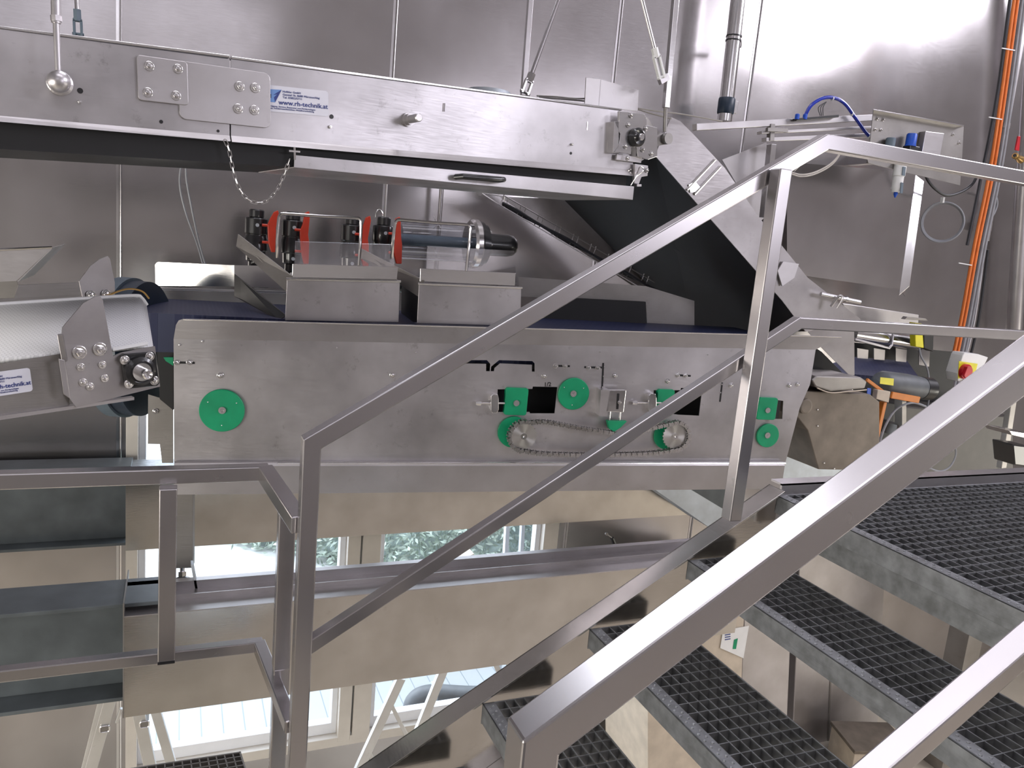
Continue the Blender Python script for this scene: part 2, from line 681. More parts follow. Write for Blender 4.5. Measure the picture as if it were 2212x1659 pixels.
struct('wall_right', box(BM(), (8, -4, 0), (8.15, YW+0.16, 7.8)), WALLP)
struct('wall_front', box(BM(), (-4, -4.15, 0), (8, -4, 7.8)), WALLP)
# windows
w1 = tag(bpy.data.objects.new('window_1', None), kind='structure')
C.objects.link(w1)
w1.location = (1.0, YW, wz0)
bm = BM()
mx = 0.985
for a, b in ((wx0, wx0+0.055), (mx-0.085, mx-0.012), (mx+0.0, mx+0.105), (wx1-0.10, wx1)):
    box(bm, (a, YW-0.012, wz0), (b, YW+0.12, wz1))
box(bm, (wx0+.002, YW-0.010, wz0-0.03), (wx1-.002, YW+0.118, wz0+0.03))
box(bm, (wx0+.002, YW-0.010, wz1-0.06), (wx1-.002, YW+0.118, wz1-.002))
obj('window_frame', bm, FRM, w1, 0.003)
bm = BM()
for a, b in ((wx0+0.055, mx-0.085), (mx+0.105, wx1-0.10)):
    for c, d, e, f in ((a, a+0.035, wz0+0.03, wz1-0.06), (b-0.035, b, wz0+0.03, wz1-0.06), (a, b, wz0+0.03, wz0+0.10), (a, b, wz1-0.12, wz1-0.06)):
        k_ = 0.001 if d-c > .1 else 0
        box(bm, (c, YW+0.04+k_, e), (d, YW+0.10-k_, f))
obj('window_sash', bm, FRW, w1, 0.003)
for a, b in ((wx0+0.055, mx-0.085), (mx+0.105, wx1-0.10)):
    obj('window_pane', box(BM(), (a+0.03, YW+0.065, wz0+0.05), (b-0.03, YW+0.071, wz1-0.1)), GL, w1)
w2 = tag(bpy.data.objects.new('assumed_window_back', None), kind='structure')  # clerestory out of view, assumed to give the near rail its highlight
C.objects.link(w2)
w2.location = (0.15, YW, cz0)
bm = BM()
for a, b, c, d in ((cx0, cx0+0.05, cz0, cz1), (cx1-0.05, cx1, cz0, cz1), (cx0, cx1, cz0, cz0+0.04), (cx0, cx1, cz1-0.04, cz1)):
    box(bm, (a, YW+0.02, c), (b, YW+0.12, d))
obj('window_frame', bm, FRM, w2)
obj('window_pane', box(BM(), (cx0+0.04, YW+0.065, cz0+0.03), (cx1-0.04, YW+0.071, cz1-0.03)), GL, w2)

# bare frames around the assumed window lights, added fill lights and assumed ceiling lamps
def light_frame(name, axis, at, a0, a1, z0, z1, mt, d=.06):
    bm = BM()
    for p0, p1, q0, q1 in ((a0-d, a0, z0-d, z1+d), (a1, a1+d, z0-d, z1+d), (a0, a1, z0-d, z0), (a0, a1, z1, z1+d)):
        if axis == 'x':
            box(bm, (at-.06, p0, q0), (at+.06, p1, q1))
        elif axis == 'y':
            box(bm, (p0, at-.06, q0), (p1, at+.06, q1))
        else:
            box(bm, (p0, q0, at-.06), (p1, q1, at+.06))
    struct(name, bm, mt)


light_frame('assumed_window_frame_right', 'x', 7.94, -2.0, 2.4, 6.40, 7.50, FRM)  # bare frame on solid wall around the assumed right window light
light_frame('fill_frame_low', 'x', 7.94, -2.25, 2.25, 1.10, 2.30, FRM)  # frame put around the added low fill light
light_frame('fill_frame_left', 'x', -3.94, -1.8, 2.2, .75, 3.05, FRM)  # frame put around the added left fill light
light_frame('assumed_window_frame_front', 'y', -3.94, 3.0, 6.2, 4.0, 5.2, FRM)  # bare frame, no glass, put around the assumed front window light
light_frame('fill_frame_upper', 'y', -3.94, -2.7, 2.3, 5.3, 6.5, FRM)  # frame put around the added upper fill light
light_frame('trim_8', 'z', 7.74, -1.0, 2.6, 2.75, 3.85, WHT, .04)  # frame put around the assumed middle ceiling lamp
light_frame('trim_9', 'z', 7.74, -1.0, 2.6, .05, .55, WHT, .04)  # frame put around the assumed near ceiling lamp

# ---- outdoors, seen through the big window
struct('ground', box(BM(), (-12, YW+0.16, -0.1), (16, 24, 0.08)), GRND)
bm = BM()
hl = [V((0.15, 8.62, .08)), V((3.9, 5.62, .08)), V((5.2, 7.2, .08)), V((1.2, 10.4, .08))]
prism(bm, hl, V((0, 0, 2.3)))
bmesh.ops.subdivide_edges(bm, edges=bm.edges, cuts=18, use_grid_fill=True)
for v in bm.verts:
    v.co += V((random.uniform(-.06, .06), random.uniform(-.06, .06), random.uniform(-.05, .05)))
hedge = obj('hedge', bm, HED, None)
tag(hedge, 'sunlit green hedge outside beyond the window glass', 'hedge', kind='stuff')
bm = BM()
for i in range(16000):
    xx_ = random.uniform(0.1, 3.9)
    p = V((xx_, 8.62-.8*xx_+random.gauss(0, .09), random.uniform(0.1, 2.4)))
    a = V((random.gauss(0, 1), random.gauss(0, 1), random.gauss(0, 1))).normalized()
    b = a.orthogonal().normalized()
    s = random.uniform(0.015, 0.035)
    vs = [bm.verts.new(p+q) for q in (-a*s*1.6, b*s*.5, a*s*1.6, -b*s*.5)]
    bm.faces.new(vs)
obj('hedge_leaf', bm, LEAF, hedge)['kind'] = 'stuff'
struct('ground', box(BM(), (-2.0, YW+.165, 0.08), (4.5, 6.3, .086)), TILE)      # pale paving outside
pp = thing('drain_pipe', P(900, 1560, 4.62), 'fat grey pipe with an elbow outside the lower right pane', 'pipe')
obj('elbow', tube(BM(), smoothpath([P(1150, 1500, 4.62), P(1010, 1500, 4.62), P(930, 1497, 4.62), P(893, 1515, 4.62), P(888, 1560, 4.62), P(890, 1600, 4.62), P(880, 1640, 4.62)], 6), 0.058, 16), MOT, pp, smooth=True)
for c in (P(935, 1497, 4.62),):
    obj('flange', lathe(BM(), c, X, [(-.012, .07), (-.012, .075), (.012, .075), (.012, .07)], 24), GALL, pp)
t = thing('garden_crate', P(1000, 1215, 5.2), 'small beige crate outside the window just above the steel beam', 'crate')
bm = BM()
pl = YP(5.2)
plate(bm, pl, [(962, 1232), (975, 1215), (1001, 1207), (1004, 1232)], 0.2)
plate(bm, pl, [(1001, 1207), (1024, 1196), (1035, 1226), (1004, 1234)], 0.2)
obj('crate_body', bm, CARD, t, 0.003)
bolt(t, pl.at(1001, 1214, 0.005), pl.n, 0.02, mat=GREYB)
t = thing('outdoor_door_frame', P(1140, 1200, 5.0), 'white framed glass door standing ajar outside the right pane', 'door')
bm = BM()
for x0, x1 in ((1096, 1104), (1130, 1137), (1172, 1178)):
    plate(bm, YP(5.0), [(x0, 1090), (x1, 1090), (x1-30, 1620), (x0-30, 1620)], 0.04)
obj('frame', bm, FRW, t)
obj('pane', plate(BM(), YP(5.0), [(1104, 1100), (1172, 1100), (1166, 1232), (1098, 1232)], 0.01, -0.015), GL, t)

# ================================================================== UPPER BELT CONVEYOR
UPL = Plane((0, 262, 2.35), (1370, 375, 2.67))
uc = thing('belt_conveyor', UPL.at(700, 300), 'long inclined belt conveyor with stainless side panel hung from rods at the top', 'conveyor')


def uup(px):
    return [UPL.at(x, y) for x, y in px]


bm = BM()
plate(bm, UPL, [(-160, 42), (496, 128), (496, 302), (-160, 248)], 0.004)
plate(bm, UPL, [(499, 128), (1342, 240), (1352, 262), (1372, 378), (499, 304)], 0.004)
obj('side_panel', bm, PAN, uc)
# turned edges
bm = BM()
a, b, c_, d_ = UPL.at(-160, 42), UPL.at(496, 125), UPL.at(499, 127), UPL.at(1342, 239)
for p, q in ((a, b), (c_, d_)):
    prism(bm, [p+UPL.n*.004, q+UPL.n*.004, q-UPL.n*.030, p-UPL.n*.030], Z*0.007)
obj('top_edge', bm, BRI, uc, 0.0015)
bm = BM()
for (x0, y0), (x1, y1) in (((-160, 236), (496, 293)), ((499, 293), (1372, 368))):
    p, q = UPL.at(x0, y0), UPL.at(x1, y1)
    p2, q2 = UPL.at(x0, y0+14), UPL.at(x1, y1+13)
    prism(bm, [p+UPL.n*.001, q+UPL.n*.001, q2+UPL.n*.012, p2+UPL.n*.012], -UPL.n*.003)
obj('lower_flange', bm, ST, uc)
# far side panel and the belt between
bm = BM()
far = Plane((0, 262, 2.35), (1370, 375, 2.67))
far.o = far.o - far.n*0.55
D = -UPL.n*0.55
prism(bm, [p+D for p in uup([(-160, 42), (1342, 240), (1372, 370), (-160, 240)])], -UPL.n*.004)
obj('far_side_panel', bm, PAN, uc)
bm = BM()
p0, p1 = UPL.at(-160, 262), UPL.at(1362, 376)
prism(bm, [p0-UPL.n*.02-Z*.052, p1-UPL.n*.02-Z*.050, p1-UPL.n*.02+Z*.02, p0-UPL.n*.02+Z*.02], -UPL.n*.50)
obj('return_belt', bm, RUB, uc)
bm = BM()
p0, p1 = UPL.at(-160, 110), UPL.at(1350, 285)
prism(bm, [p0-UPL.n*.02-Z*.012, p1-UPL.n*.02-Z*.012, p1-UPL.n*.02, p0-UPL.n*.02], -UPL.n*.50)
obj('belt', bm, RUB, uc)
# drum
obj('end_drum', lathe(BM(), UPL.at(1375, 297, -0.03), -UPL.n, [(0, .09), (.48, .09)], 28), DRK, uc, smooth=True)
# cover plates and bolts
bm = BM()
c = UPL.at(351, 175)
e = (UPL.at(395, 181)-UPL.at(310, 170)).normalized()
g = UPL.n.cross(e)
prism(bm, [c+UPL.n*.004+e*x+g*y for x, y in rrect(.125, .113, .010)], UPL.n*.006)
obj('cover_plate', bm, ST, uc, 0.0015)
for x, y in ((322, 143), (384, 149), (319, 200), (380, 207)):
    bolt(uc, UPL.at(x, y, .010), UPL.n, .0125, kind='dome')
bm = BM()
c = UPL.at(487, 207)
e = (UPL.at(575, 218)-UPL.at(405, 197)).normalized()
g = UPL.n.cross(e)
prism(bm, [c+UPL.n*.003+e*x+g*y for x, y in rrect(.245, .150, .018)], UPL.n*.004)
obj('splice_plate', bm, ST, uc, 0.001)
for x, y in ((517, 187), (551, 190), (514, 235), (549, 238)):
    bolt(uc, UPL.at(x, y, .007), UPL.n, .0135)
for x, y, r in ((172, 220, .008), (713, 274, .008), (1235, 312, .008), (1361, 366, .006), (1361, 374, .006)):
    bolt(uc, UPL.at(x, y, .002), UPL.n, r, washer=False)
bm = BM()
for x, y, r in ((173, 196, .007), (348, 263, .005), (716, 252, .0065), (471, 283, .004), (1233, 331, .005)):
    lathe(bm, UPL.at(x, y, 0), UPL.n, [(0, r), (.0012, r)], 14)
obj('drilled_hole', bm, BLK, uc)['kind'] = 'stuff'
bm = BM()
for x, y in ((958, 232), (961, 232), (1269, 272)):
    bar(bm, UPL.at(x, y-9, .001), UPL.at(x-1, y+9, .001), .002, .002)
obj('weld_mark', bm, BRI, uc)
# stub shaft
ax = (UPL.at(925, 257, .10)-UPL.at(885, 259, 0)).normalized()
c = UPL.at(880, 259, 0)
bm = BM()
lathe(bm, c, UPL.n, [(0, .021), (.010, .021), (.010, .017), (.03, .017), (.03, .0125), (.085, .0125), (.088, .010)], 20)
obj('stub_shaft', bm, ST, uc, smooth=True)
# bracket with bearing at the right end
bb = obj('bearing_bracket', plate(plate(BM(), UPL, [(1338, 240), (1392, 246), (1397, 258), (1397, 270), (1420, 276), (1420, 338), (1400, 345), (1378, 338), (1376, 318), (1364, 318), (1363, 333), (1330, 328), (1324, 330), (1338, 310), (1340, 290), (1327, 262), (1338, 262)], .012, .035),
         UPL, [(1327, 262), (1337, 262), (1337, 330), (1324, 330)], .035, .035), BRI, uc, 0.001)
obj('slide_plate', plate(BM(), UPL, [(1333, 333), (1387, 340), (1385, 352), (1331, 345)], .01, .02), ST, uc, .001)
c = UPL.at(1373, 297, .036)
obj('bearing', lathe(BM(), c, UPL.n, [(0, .034), (.016, .034), (.022, .026), (.018, .018), (.018, .001)], 28), BLKM, bb, smooth=True)
obj('shaft_end', lathe(BM(), c, UPL.n, [(0, .0125), (.036, .0125), (.038, .010)], 20), BRI, bb, smooth=True)
for x, y in ((1363, 249), (1357, 270), (1395, 277), (1351, 316), (1388, 323), (1407, 332), (1355, 342)):
    bolt(bb, UPL.at(x, y, .037), UPL.n, .0095)
# latch below the bracket
lt = obj('latch', plate(plate(BM(), UPL, [(1372, 354), (1400, 358), (1399, 380), (1386, 382), (1380, 398), (1370, 396)], .012, .02), UPL, [(1376, 398), (1386, 398), (1386, 403), (1376, 403)], .02, .03), ST, uc, .001)
tube_bm = BM()
tube(tube_bm, smoothpath([UPL.at(1362, 400, .03), UPL.at(1374, 382, .035), UPL.at(1390, 368, .035), UPL.at(1383, 360, .035), UPL.at(1376, 375, .035)], 5), .0022, 6)
obj('spring_clip', tube_bm, BRI, lt)
bolt(lt, UPL.at(1397, 368, .022), UPL.n, .009)
# box and hump on the top edge
p = UPL.at(1045, 193, -.28)
obj('top_cap', lathe(BM(), UPL.at(1056, 205, -.10), Z, [(0, .075), (.012, .075), (.018, .03)], 28), GALL, uc, smooth=True)
bm = BM()
plate(bm, UPL, [(1266, 167), (1298, 171), (1293, 231), (1263, 227)], .004, -.03)
prism(bm, [UPL.at(1298, 171, -.03), UPL.at(1380, 194, -.03), UPL.at(1378, 240, -.03), UPL.at(1293, 231, -.03)], -UPL.n*.004)
plate(bm, UPL, [(1266, 167), (1380, 194), (1378, 240), (1263, 227)], .004, -.10)
obj('sensor_box', bm, ST, uc, .001)
bm = BM()
for k, (pts) in enumerate(([(1160, 207), (1200, 209), (1245, 213), (1290, 212)], [(1165, 210), (1215, 214), (1260, 218), (1300, 222)], [(1378, 234), (1420, 240), (1470, 246), (1560, 262)], [(1378, 236), (1410, 246), (1450, 256)])):
    tube(bm, smoothpath([UPL.at(x, y, -.05-.02*k) for x, y in pts]), .003, 6)
obj('sensor_cable', bm, DRK, uc)
# sticker
st = thing('company_sticker', UPL.at(640, 218, .002), 'white company sticker with web address on the hanging conveyor side panel', 'sticker')


def sticker(st, pl, quad, cutleft):
    c0 = pl.at(*quad[0], .0015)
    eu = (pl.at(*quad[1], .0015)-c0)
    ev = (pl.at(*quad[3], .0015)-c0)
    w, h = eu.length, ev.length
    eu.normalize()
    ev = (ev-eu*ev.dot(eu)).normalized()

    def q(a, b, off=0.0):
        return c0+eu*(a*w)+ev*(b*h)+pl.n*off
    r = .10
    pts = [q(0, 0), q(1-r*.45, 0), q(1-r*.12, r*.35), q(1, r), q(1, 1-r), q(1-r*.12, 1-r*.35), q(1-r*.45, 1), q(0, 1)]
    obj('label_paper', prism(BM(), pts, pl.n*.0006), STK, st)
    ang = math.atan2(eu.z, eu.dot(pl.u))
    kk = .0009
    for s, a, b, sz, sq in (('Holbfer GmbH', .24, .23, .088, .95), ('Ganztal 1b, 8680 Mürzzuschlag', .24, .345, .088, .95), ('Tel. 03852/5711', .24, .455, .088, .95),
                            ('www.rh-technik.at', .17, .70, .20, .93), ('Fertigung, Service, Reparatur von Förderanlagen', .0, .815, .068, 1.0),
                            ('agen, Sondermaschinenbau, Metallverarbeitung', .0, .895, .068, 1.0)):
        if cutleft is not None and a < cutleft:
            s = s[int(len(s)*(cutleft-a)/.8):]
            a = cutleft
        text('lettering', s, pl, q(a, b, kk), sz*h*1.25, INK, st, ang, bold=.0002 if sz > .1 else 0, squash=sq*w/h/2.15)
    if cutleft is None:
        obj('logo', prism(BM(), [q(.02, .16, kk), q(.225, .14, kk), q(.115, .64, kk), q(.02, .64, kk)], pl.n*.0003), INKL, st)
        obj('logo_mark', prism(BM(), [q(.09, .36, kk*1.5), q(.225, .14, kk*1.5), q(.115, .64, kk*1.5), q(.10, .45, kk*1.5), q(.15, .33, kk*1.5)], pl.n*.0003), INK, st)
        text('lettering', 'H', pl, q(0, .48, kk*1.6), .20*h, INKK, st, ang, bold=.0004)
        text('lettering', 'ik', pl, q(0, .64, kk*1.6), .13*h, INKK, st, ang)


sticker(st, UPL, [(577, 183), (709, 197), (706, 254), (577, 240)], None)

# hinged drip tray under the conveyor
TP = Plane((635, 335, 2.46), (1370, 404, 2.63))
tr = thing('drip_tray', TP.at(1000, 385), 'hinged stainless drip tray with black handle under the hanging conveyor', 'tray')
bm = BM()
plate(bm, TP, [(636, 335), (1370, 403), (1367, 432), (635, 362)], .003)
prism(bm, [TP.at(635, 362), TP.at(1367, 432), TP.at(1367, 432)-TP.n*.46, TP.at(635, 362)-TP.n*.46], Z*.003)
plate(bm, TP, [(636, 335), (1370, 403), (1367, 432), (635, 362)], .003, -.46)
obj('tray_body', bm, BRI if False else PAN, tr, .001)
hd = BM()
tube(hd, [TP.at(990, 382, .0), TP.at(985, 382, .022), TP.at(1000, 381, .038), TP.at(1040, 384.5, .038), TP.at(1078, 388, .038), TP.at(1088, 388, .022), TP.at(1085, 388, 0)], [.008, .009, .010, .010, .010, .009, .008], 12)
obj('handle', hd, BLK, tr, smooth=True)
bm = BM()
bar(bm, TP.at(636, 318, .01), TP.at(637, 345, .01), .006, .006)
bar(bm, TP.at(624, 326, .012), TP.at(648, 328, .012), .005, .005)
obj('hinge_pin', bm, BRI, tr)
# ring-shape keeper bracket left of tray
t = thing('hanger_bracket', P(515, 345, 2.55), 'dark angle bracket under the conveyor left of the drip tray', 'bracket')
bm = BM()
pl = YP(2.6)
plate(bm, pl, [(512, 300), (620, 320), (636, 326), (520, 345), (505, 343)], .003)
plate(bm, pl, [(525, 318), (533, 318), (533, 349), (526, 349)], .01, .01)
obj('angle', bm, DRK, t)
obj('web_plate', plate(BM(), pl, [(530, 338), (636, 335), (630, 372), (560, 368)], .003, -.25), DRK, t)


# chain of links
def linkmesh(L, r, w, name):
    bm = BM()
    pts = []
    for i in range(8):
        a = math.pi*i/7-math.pi/2
        pts.append(V((L/2-w/2+math.cos(a)*w/2, math.sin(a)*w/2, 0)))
    for i in range(8):
        a = math.pi*i/7+math.pi/2
        pts.append(V((-L/2+w/2+math.cos(a)*w/2, math.sin(a)*w/2, 0)))
    pts.append(pts[0])
    tube(bm, pts, r, 6, caps=False)
    me = bpy.data.meshes.new(name)
    bm.to_mesh(me)
    bm.free()
    me.materials.append(BRI)
    return me


def chain(root, path, pitch, me, name='link', flat=None):
    """links laid along a dense path, alternately turned"""
    d = [0.0]
    for a, b in zip(path, path[1:]):
        d.append(d[-1]+(b-a).length)
    n = int(d[-1]/pitch)
    for i in range(n):
        s = (i+.5)*d[-1]/n
        for k in range(len(d)-1):
            if d[k+1] >= s: break
        tt = (path[k+1]-path[k]).normalized()
        p = path[k]+tt*(s-d[k])
        sd = (flat or Y_)
        sd = (sd-tt*sd.dot(tt)).normalized()
        up = sd.cross(tt)
        if flat is None and i % 2:
            sd, up = up, -sd
        M = Matrix((tt, up, sd)).transposed().to_4x4()
        o = bpy.data.objects.new(name, me)
        C.objects.link(o)
        o.parent = root
        o.matrix_local = Matrix.Translation(p-wloc(root)) @ M


ch = thing('safety_chain', P(560, 420, 2.42), 'thin bright link chain sagging under the hanging conveyor', 'chain')
pl = YP(2.42)
path = smoothpath([pl.at(*q) for q in ((486, 303), (495, 325), (502, 360), (513, 398), (530, 425), (548, 436), (572, 435), (592, 418), (606, 395), (618, 365), (625, 345))], 8)
chain(ch, path, .0150, linkmesh(.021, .0013, .0085, 'link'))

# hanging rods
t = thing('hanger_rod', P(124, 178, 2.30), 'thick grey hanger rod with ball end at the far left', 'rod')
pl = YP(2.28)
obj('rod', tube(BM(), [up_to(pl.at(118, -140), pl.at(121, 50)), pl.at(121, 50)], .0105, 14), ST, t, smooth=True)
obj('lower_rod', tube(BM(), [pl.at(121, 44), pl.at(126, 160)], .0072, 14), ST, t, smooth=True)
obj('sleeve', tube(BM(), [pl.at(121, 34), pl.at(122, 46)], .0125, 8), ST, t)
bm = BM()
bmesh.ops.create_uvsphere(bm, u_segments=24, v_segments=14, radius=.026, matrix=Matrix.Translation(pl.at(127, 176)))
obj('ball_end', bm, ST, t, smooth=True)
obj('ball_socket', lathe(BM(), UPL.at(129, 180, 0), UPL.n, [(0, .03), (.006, .03), (.01, .022)], 24), ST, t)


def clevis_rod(name, a, b, Yd, r, label, fork=.045, mat=TUBE, fm=BRI, group=None):
    t = thing(name, P(*b, Yd), label, 'rod', group)
    pa, pb = P(*a, Yd), P(*b, Yd)
    d = (pb-pa).normalized()
    pj = pb-d*fork*1.4
    obj('rod', tube(BM(), [up_to(pa, pj), pj], r, 12), mat, t, smooth=True)
    obj('sleeve', tube(BM(), [pj-d*.012, pj+d*.02], r*1.9, 6), fm, t)
    bm = BM()
    s = d.cross(Y_).normalized()
    for k in (-1, 1):
        bar(bm, pj+d*.018+s*k*r*1.6, pb+s*k*r*1.6, r*2.2, r*1.1)
    bar(bm, pj+d*.018-s*r*2, pj+d*.018+s*r*2.0, r*2.2, r*1.4)
    obj('clevis_fork', bm, fm, t, .0008)
    obj('clevis_pin', tube(BM(), [pb-s*r*2.6-d*.006, pb+s*r*2.6-d*.006], r*.7, 10), fm, t)
    return t


clevis_rod('hanger_rod', (163, -60), (169, 78), 2.85, .006, 'thin hanger rod with blue-grey clevis behind the top left of the conveyor', mat=TUBE, fm=GREYB)
clevis_rod('hanger_rod', (1228, -60), (1133, 203), 2.9, .008, 'slanting threaded tie rod with clevis above the conveyor middle', .05)
clevis_rod('hanger_rod', (1372, -60), (1430, 170), 2.62, .007, 'slanting tie rod with bright turnbuckle beside the square hanger post', .07, fm=WHT)
t = thing('hanger_post', P(1140, 200, 3.1), 'pale square hanger post behind the slanting tie rod', 'post')
obj('post', bar(BM(), up_to(P(1150, -60, 3.1), P(1130, 207, 3.1)), P(1130, 207, 3.1), .020, .020), ST, t, .001)
t = thing('hanger_post', P(1440, 232, 2.66), 'square steel hanger post with round pin end beside the bearing bracket', 'post')
obj('post', bar(BM(), up_to(P(1464, -60, 2.66), P(1438, 233, 2.66)), P(1438, 233, 2.66), .022, .022), BRI, t, .0015)
obj('pin_rod', tube(BM(), [P(1438, 230, 2.66), P(1436, 285, 2.66)], .0075, 12), DRK, t, smooth=True)
obj('eye_end', lathe(BM(), P(1437, 300, 2.68), UPL.n, [(-.03, .021), (.02, .021)], 20), DRK, t, smooth=True)
obj('eye_plate', plate(BM(), UPL, [(1418, 282), (1436, 290), (1436, 312), (1418, 316)], .008, .01), DRK, t)
bm = BM()
bar(bm, P(1424, 176, 2.64), P(1443, 165, 2.64), .02, .025)
obj('lug', bm, ST, t, .001)

# two thin looping cables
t = thing('cable_pair', P(438, 568, 3.2), 'pair of thin grey cables hanging down behind the chain', 'cable')
pl = YP(3.3)
for k, pts in enumerate((((425, 296), (412, 322), (395, 345), (388, 395), (400, 455), (425, 525), (438, 570)), ((425, 300), (405, 335), (402, 380), (412, 440), (428, 515), (443, 570)))):
    obj('cable', tube(BM(), smoothpath([pl.at(*q) for q in pts]), .0038, 6), CAB, t, smooth=True)

# ================================================================== MAIN SORTING CONVEYOR
MP = Plane((376, 998, 3.0), (1695, 1000, 2.62))
mc = thing('sorting_conveyor', MP.at(1000, 1060), 'large modular belt conveyor with green discs and drive chain on its side panel', 'conveyor')
pxs = [(376, 998), (375, 733), (1810, 757), (1760, 757), (1755, 820), (1733, 870), (1697, 998)]
outer = [MP.uv(*q) for q in [(376, 998), (375, 732), (740, 736), (1480, 749), (1762, 755), (1750, 830), (1728, 880), (1697, 998)]]
holes = []
for q in ([(1075, 841), (1150, 840), (1151, 835), (1204, 836), (1198, 893), (1145, 893), (1144, 890), (1074, 890)],
          [(1412, 843), (1470, 843), (1471, 838), (1517, 840), (1510, 898), (1467, 896), (1412, 890)],
          [(1636, 858), (1692, 866), (1690, 905), (1630, 905)],
          [(1000, 778), (1052, 778), (1059, 786), (1058, 802), (1050, 802), (1050, 786), (1000, 785)],
          [(1078, 778), (1150, 780), (1155, 785), (1155, 803), (1149, 803), (1149, 788), (1080, 785), (1068, 795), (1067, 802), (1060, 802), (1061, 792)]):
    holes.append([MP.uv(*a) for a in q])
sp = sheet('side_panel', MP, outer, holes, .004, PAN, mc)
# top flange, tilted back
bm = BM()
e = -MP.n*.035
pts = [MP.at(375, 732), MP.at(1762, 755.5), MP.at(1815, 727, .010), MP.at(396, 689, .010), MP.at(386, 692, .009), MP.at(380, 702, .007)]
prism(bm, pts, -MP.n*.003+Z*.000)
obj('top_flange', bm, ST, mc)
bm = BM()
tube(bm, [MP.at(396, 690, .009), MP.at(1817, 728, .009)], .0028, 8)
obj('flange_lip', bm, BRI, mc)
# frame beam below with rounded shoulder
p0, p1 = MP.at(376, 1001, .03), MP.at(1696, 1001, .03)
q0, q1 = MP.at(425, 1069, .03), MP.at(1694, 1056, .03)
bm = BM()
r0, r1 = MP.at(376, 1008, .03), MP.at(1696, 1008, .03)
prof0 = []


def beam_sec(p, q):
    hgt = (p-q).z
    return [p-MP.n*.03-Z*0.0, p-MP.n*.012+Z*.0035, p-MP.n*.004+Z*.001, p-Z*.010, q, q-MP.n*.05, p-MP.n*.05]


A = beam_sec(p0, V((p0.x, p0.y, q0.z)))
B = beam_sec(p1, V((p1.x, p1.y, q1.z)))
va = [bm.verts.new(a) for a in A]
vb = [bm.verts.new(b) for b in B]
for i in range(len(A)):
    j = (i+1) % len(A)
    bm.faces.new((va[i], va[j], vb[j], vb[i]))
bm.faces.new(va)
bm.faces.new(vb[::-1])
obj('frame_beam', bm, ST, mc)
bm = BM()
tube(bm, [MP.at(600, 1001, .022), MP.at(1696, 1001, .022)], .0065, 10)
obj('round_edge', bm, BRI, mc, smooth=True)
# far panel and ends
FD = -MP.n*.62
bm = BM()
prism(bm, [MP.at(376, 998)+FD, MP.w(2.75, .04)+FD, MP.w(2.75, .545)+FD, MP.w(-.02, .525)+FD, MP.w(-.02, 0)+FD], -MP.n*.004)
obj('far_side_panel', bm, ST, mc)
# belt: slab with rounded ends
bz = MP.at(400, 650)
ubl = (P(322, 655, 3.62)-MP.o).dot(MP.u)
zt = P(420, 652, 3.55).z-MP.o.z
prof = [(ubl+.07, zt)] + [(ubl+.07-.07*math.sin(math.radians(a)), zt-.07+.07*math.cos(math.radians(a))) for a in range(10, 171, 16)] + [(ubl+.07, zt-.14), (2.55, zt-.10), (2.60, zt-.05), (2.55, zt+.04)]
bm = BM()
prism(bm, [MP.w(a, b, -.055) for a, b in prof], -MP.n*.555)
obj('modular_belt', bm, BBELT, mc)
bm = BM()
plate(bm, MP, [(1170, 640), (1395, 652), (1398, 706), (1160, 705)], .02, -.58)
obj('belt_flight', bm, RUB, mc)
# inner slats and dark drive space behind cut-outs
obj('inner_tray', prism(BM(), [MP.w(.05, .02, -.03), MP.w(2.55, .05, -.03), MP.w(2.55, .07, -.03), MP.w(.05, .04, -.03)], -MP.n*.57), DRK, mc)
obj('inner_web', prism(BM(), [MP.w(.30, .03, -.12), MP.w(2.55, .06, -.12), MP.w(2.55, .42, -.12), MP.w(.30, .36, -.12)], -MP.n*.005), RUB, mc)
# green discs
for n_, (x, y, r) in enumerate(((480, 886, .079), (1238, 850, .066), (1657, 940, .053))):
    dd = obj('green_disc', lathe(BM(), MP.at(x, y, .002), MP.n, [(0, r), (.009, r), (.011, r-.002)], 48), GRN, mc)
    obj('hub', lathe(BM(), MP.at(x, y, .012), MP.n, [(0, .013), (.006, .013), (.006, .006), (.004, .005), (.004, .001)], 20), ST, dd)
    for a in (90, 210, 330):
        if r > .06:
            ctr = MP.at(x, y, .012)+MP.u*(r*.72*math.cos(math.radians(a+180)))+MP.v*(r*.72*math.sin(math.radians(a+180)))
            bolt(dd, ctr, MP.n, .004, washer=False, kind='dome', name='screw')
# tensioner blocks
for (x0, y0, x1, y1) in ((1088, 839, 1142, 896), (1415, 842, 1458, 898), (1634, 860, 1681, 906)):
    bm = BM()
    a, b = MP.uv(x0, y1, .012), MP.uv(x1, y0, .012)
    w_, h_ = b[0]-a[0], b[1]-a[1]
    cc = ((a[0]+b[0])/2, (a[1]+b[1])/2)
    prism(bm, [MP.w(cc[0]+x, cc[1]+y, .014) for x, y in rrect(w_, h_, .01)], -MP.n*.024)
    blk = obj('bearing_block', bm, GRN, mc, .0015)
    xc, yc = (x0+x1)/2, (y0+y1)/2+3
    obj('hub', lathe(BM(), MP.at(xc, yc, .014), MP.n, [(0, .012), (.006, .012), (.006, .004)], 18), ST, blk)
for sx, sy in ((1066, 869), (1404, 868)):
    tn = obj('tension_lug', prism(BM(), [MP.at(sx+x, sy+y, .0) for x, y in ((-9, -17), (-4, -21), (6, -20), (8, -12), (8, 12), (4, 20), (-6, 20), (-9, 14))], MP.n*.03), BRI, mc, .002)
    b1 = BM()
    tube(b1, [MP.at(sx-38, sy+2, .016), MP.at(sx+24, sy+2, .016)], .004, 10)
    obj('threaded_rod', b1, BRI, tn, smooth=True)
    obj('nut', lathe(BM(), MP.at(sx-38, sy+2, .016), MP.u, [(0, .007), (.009, .009), (.02, .009), (.021, .006)], 6), BRI, tn)
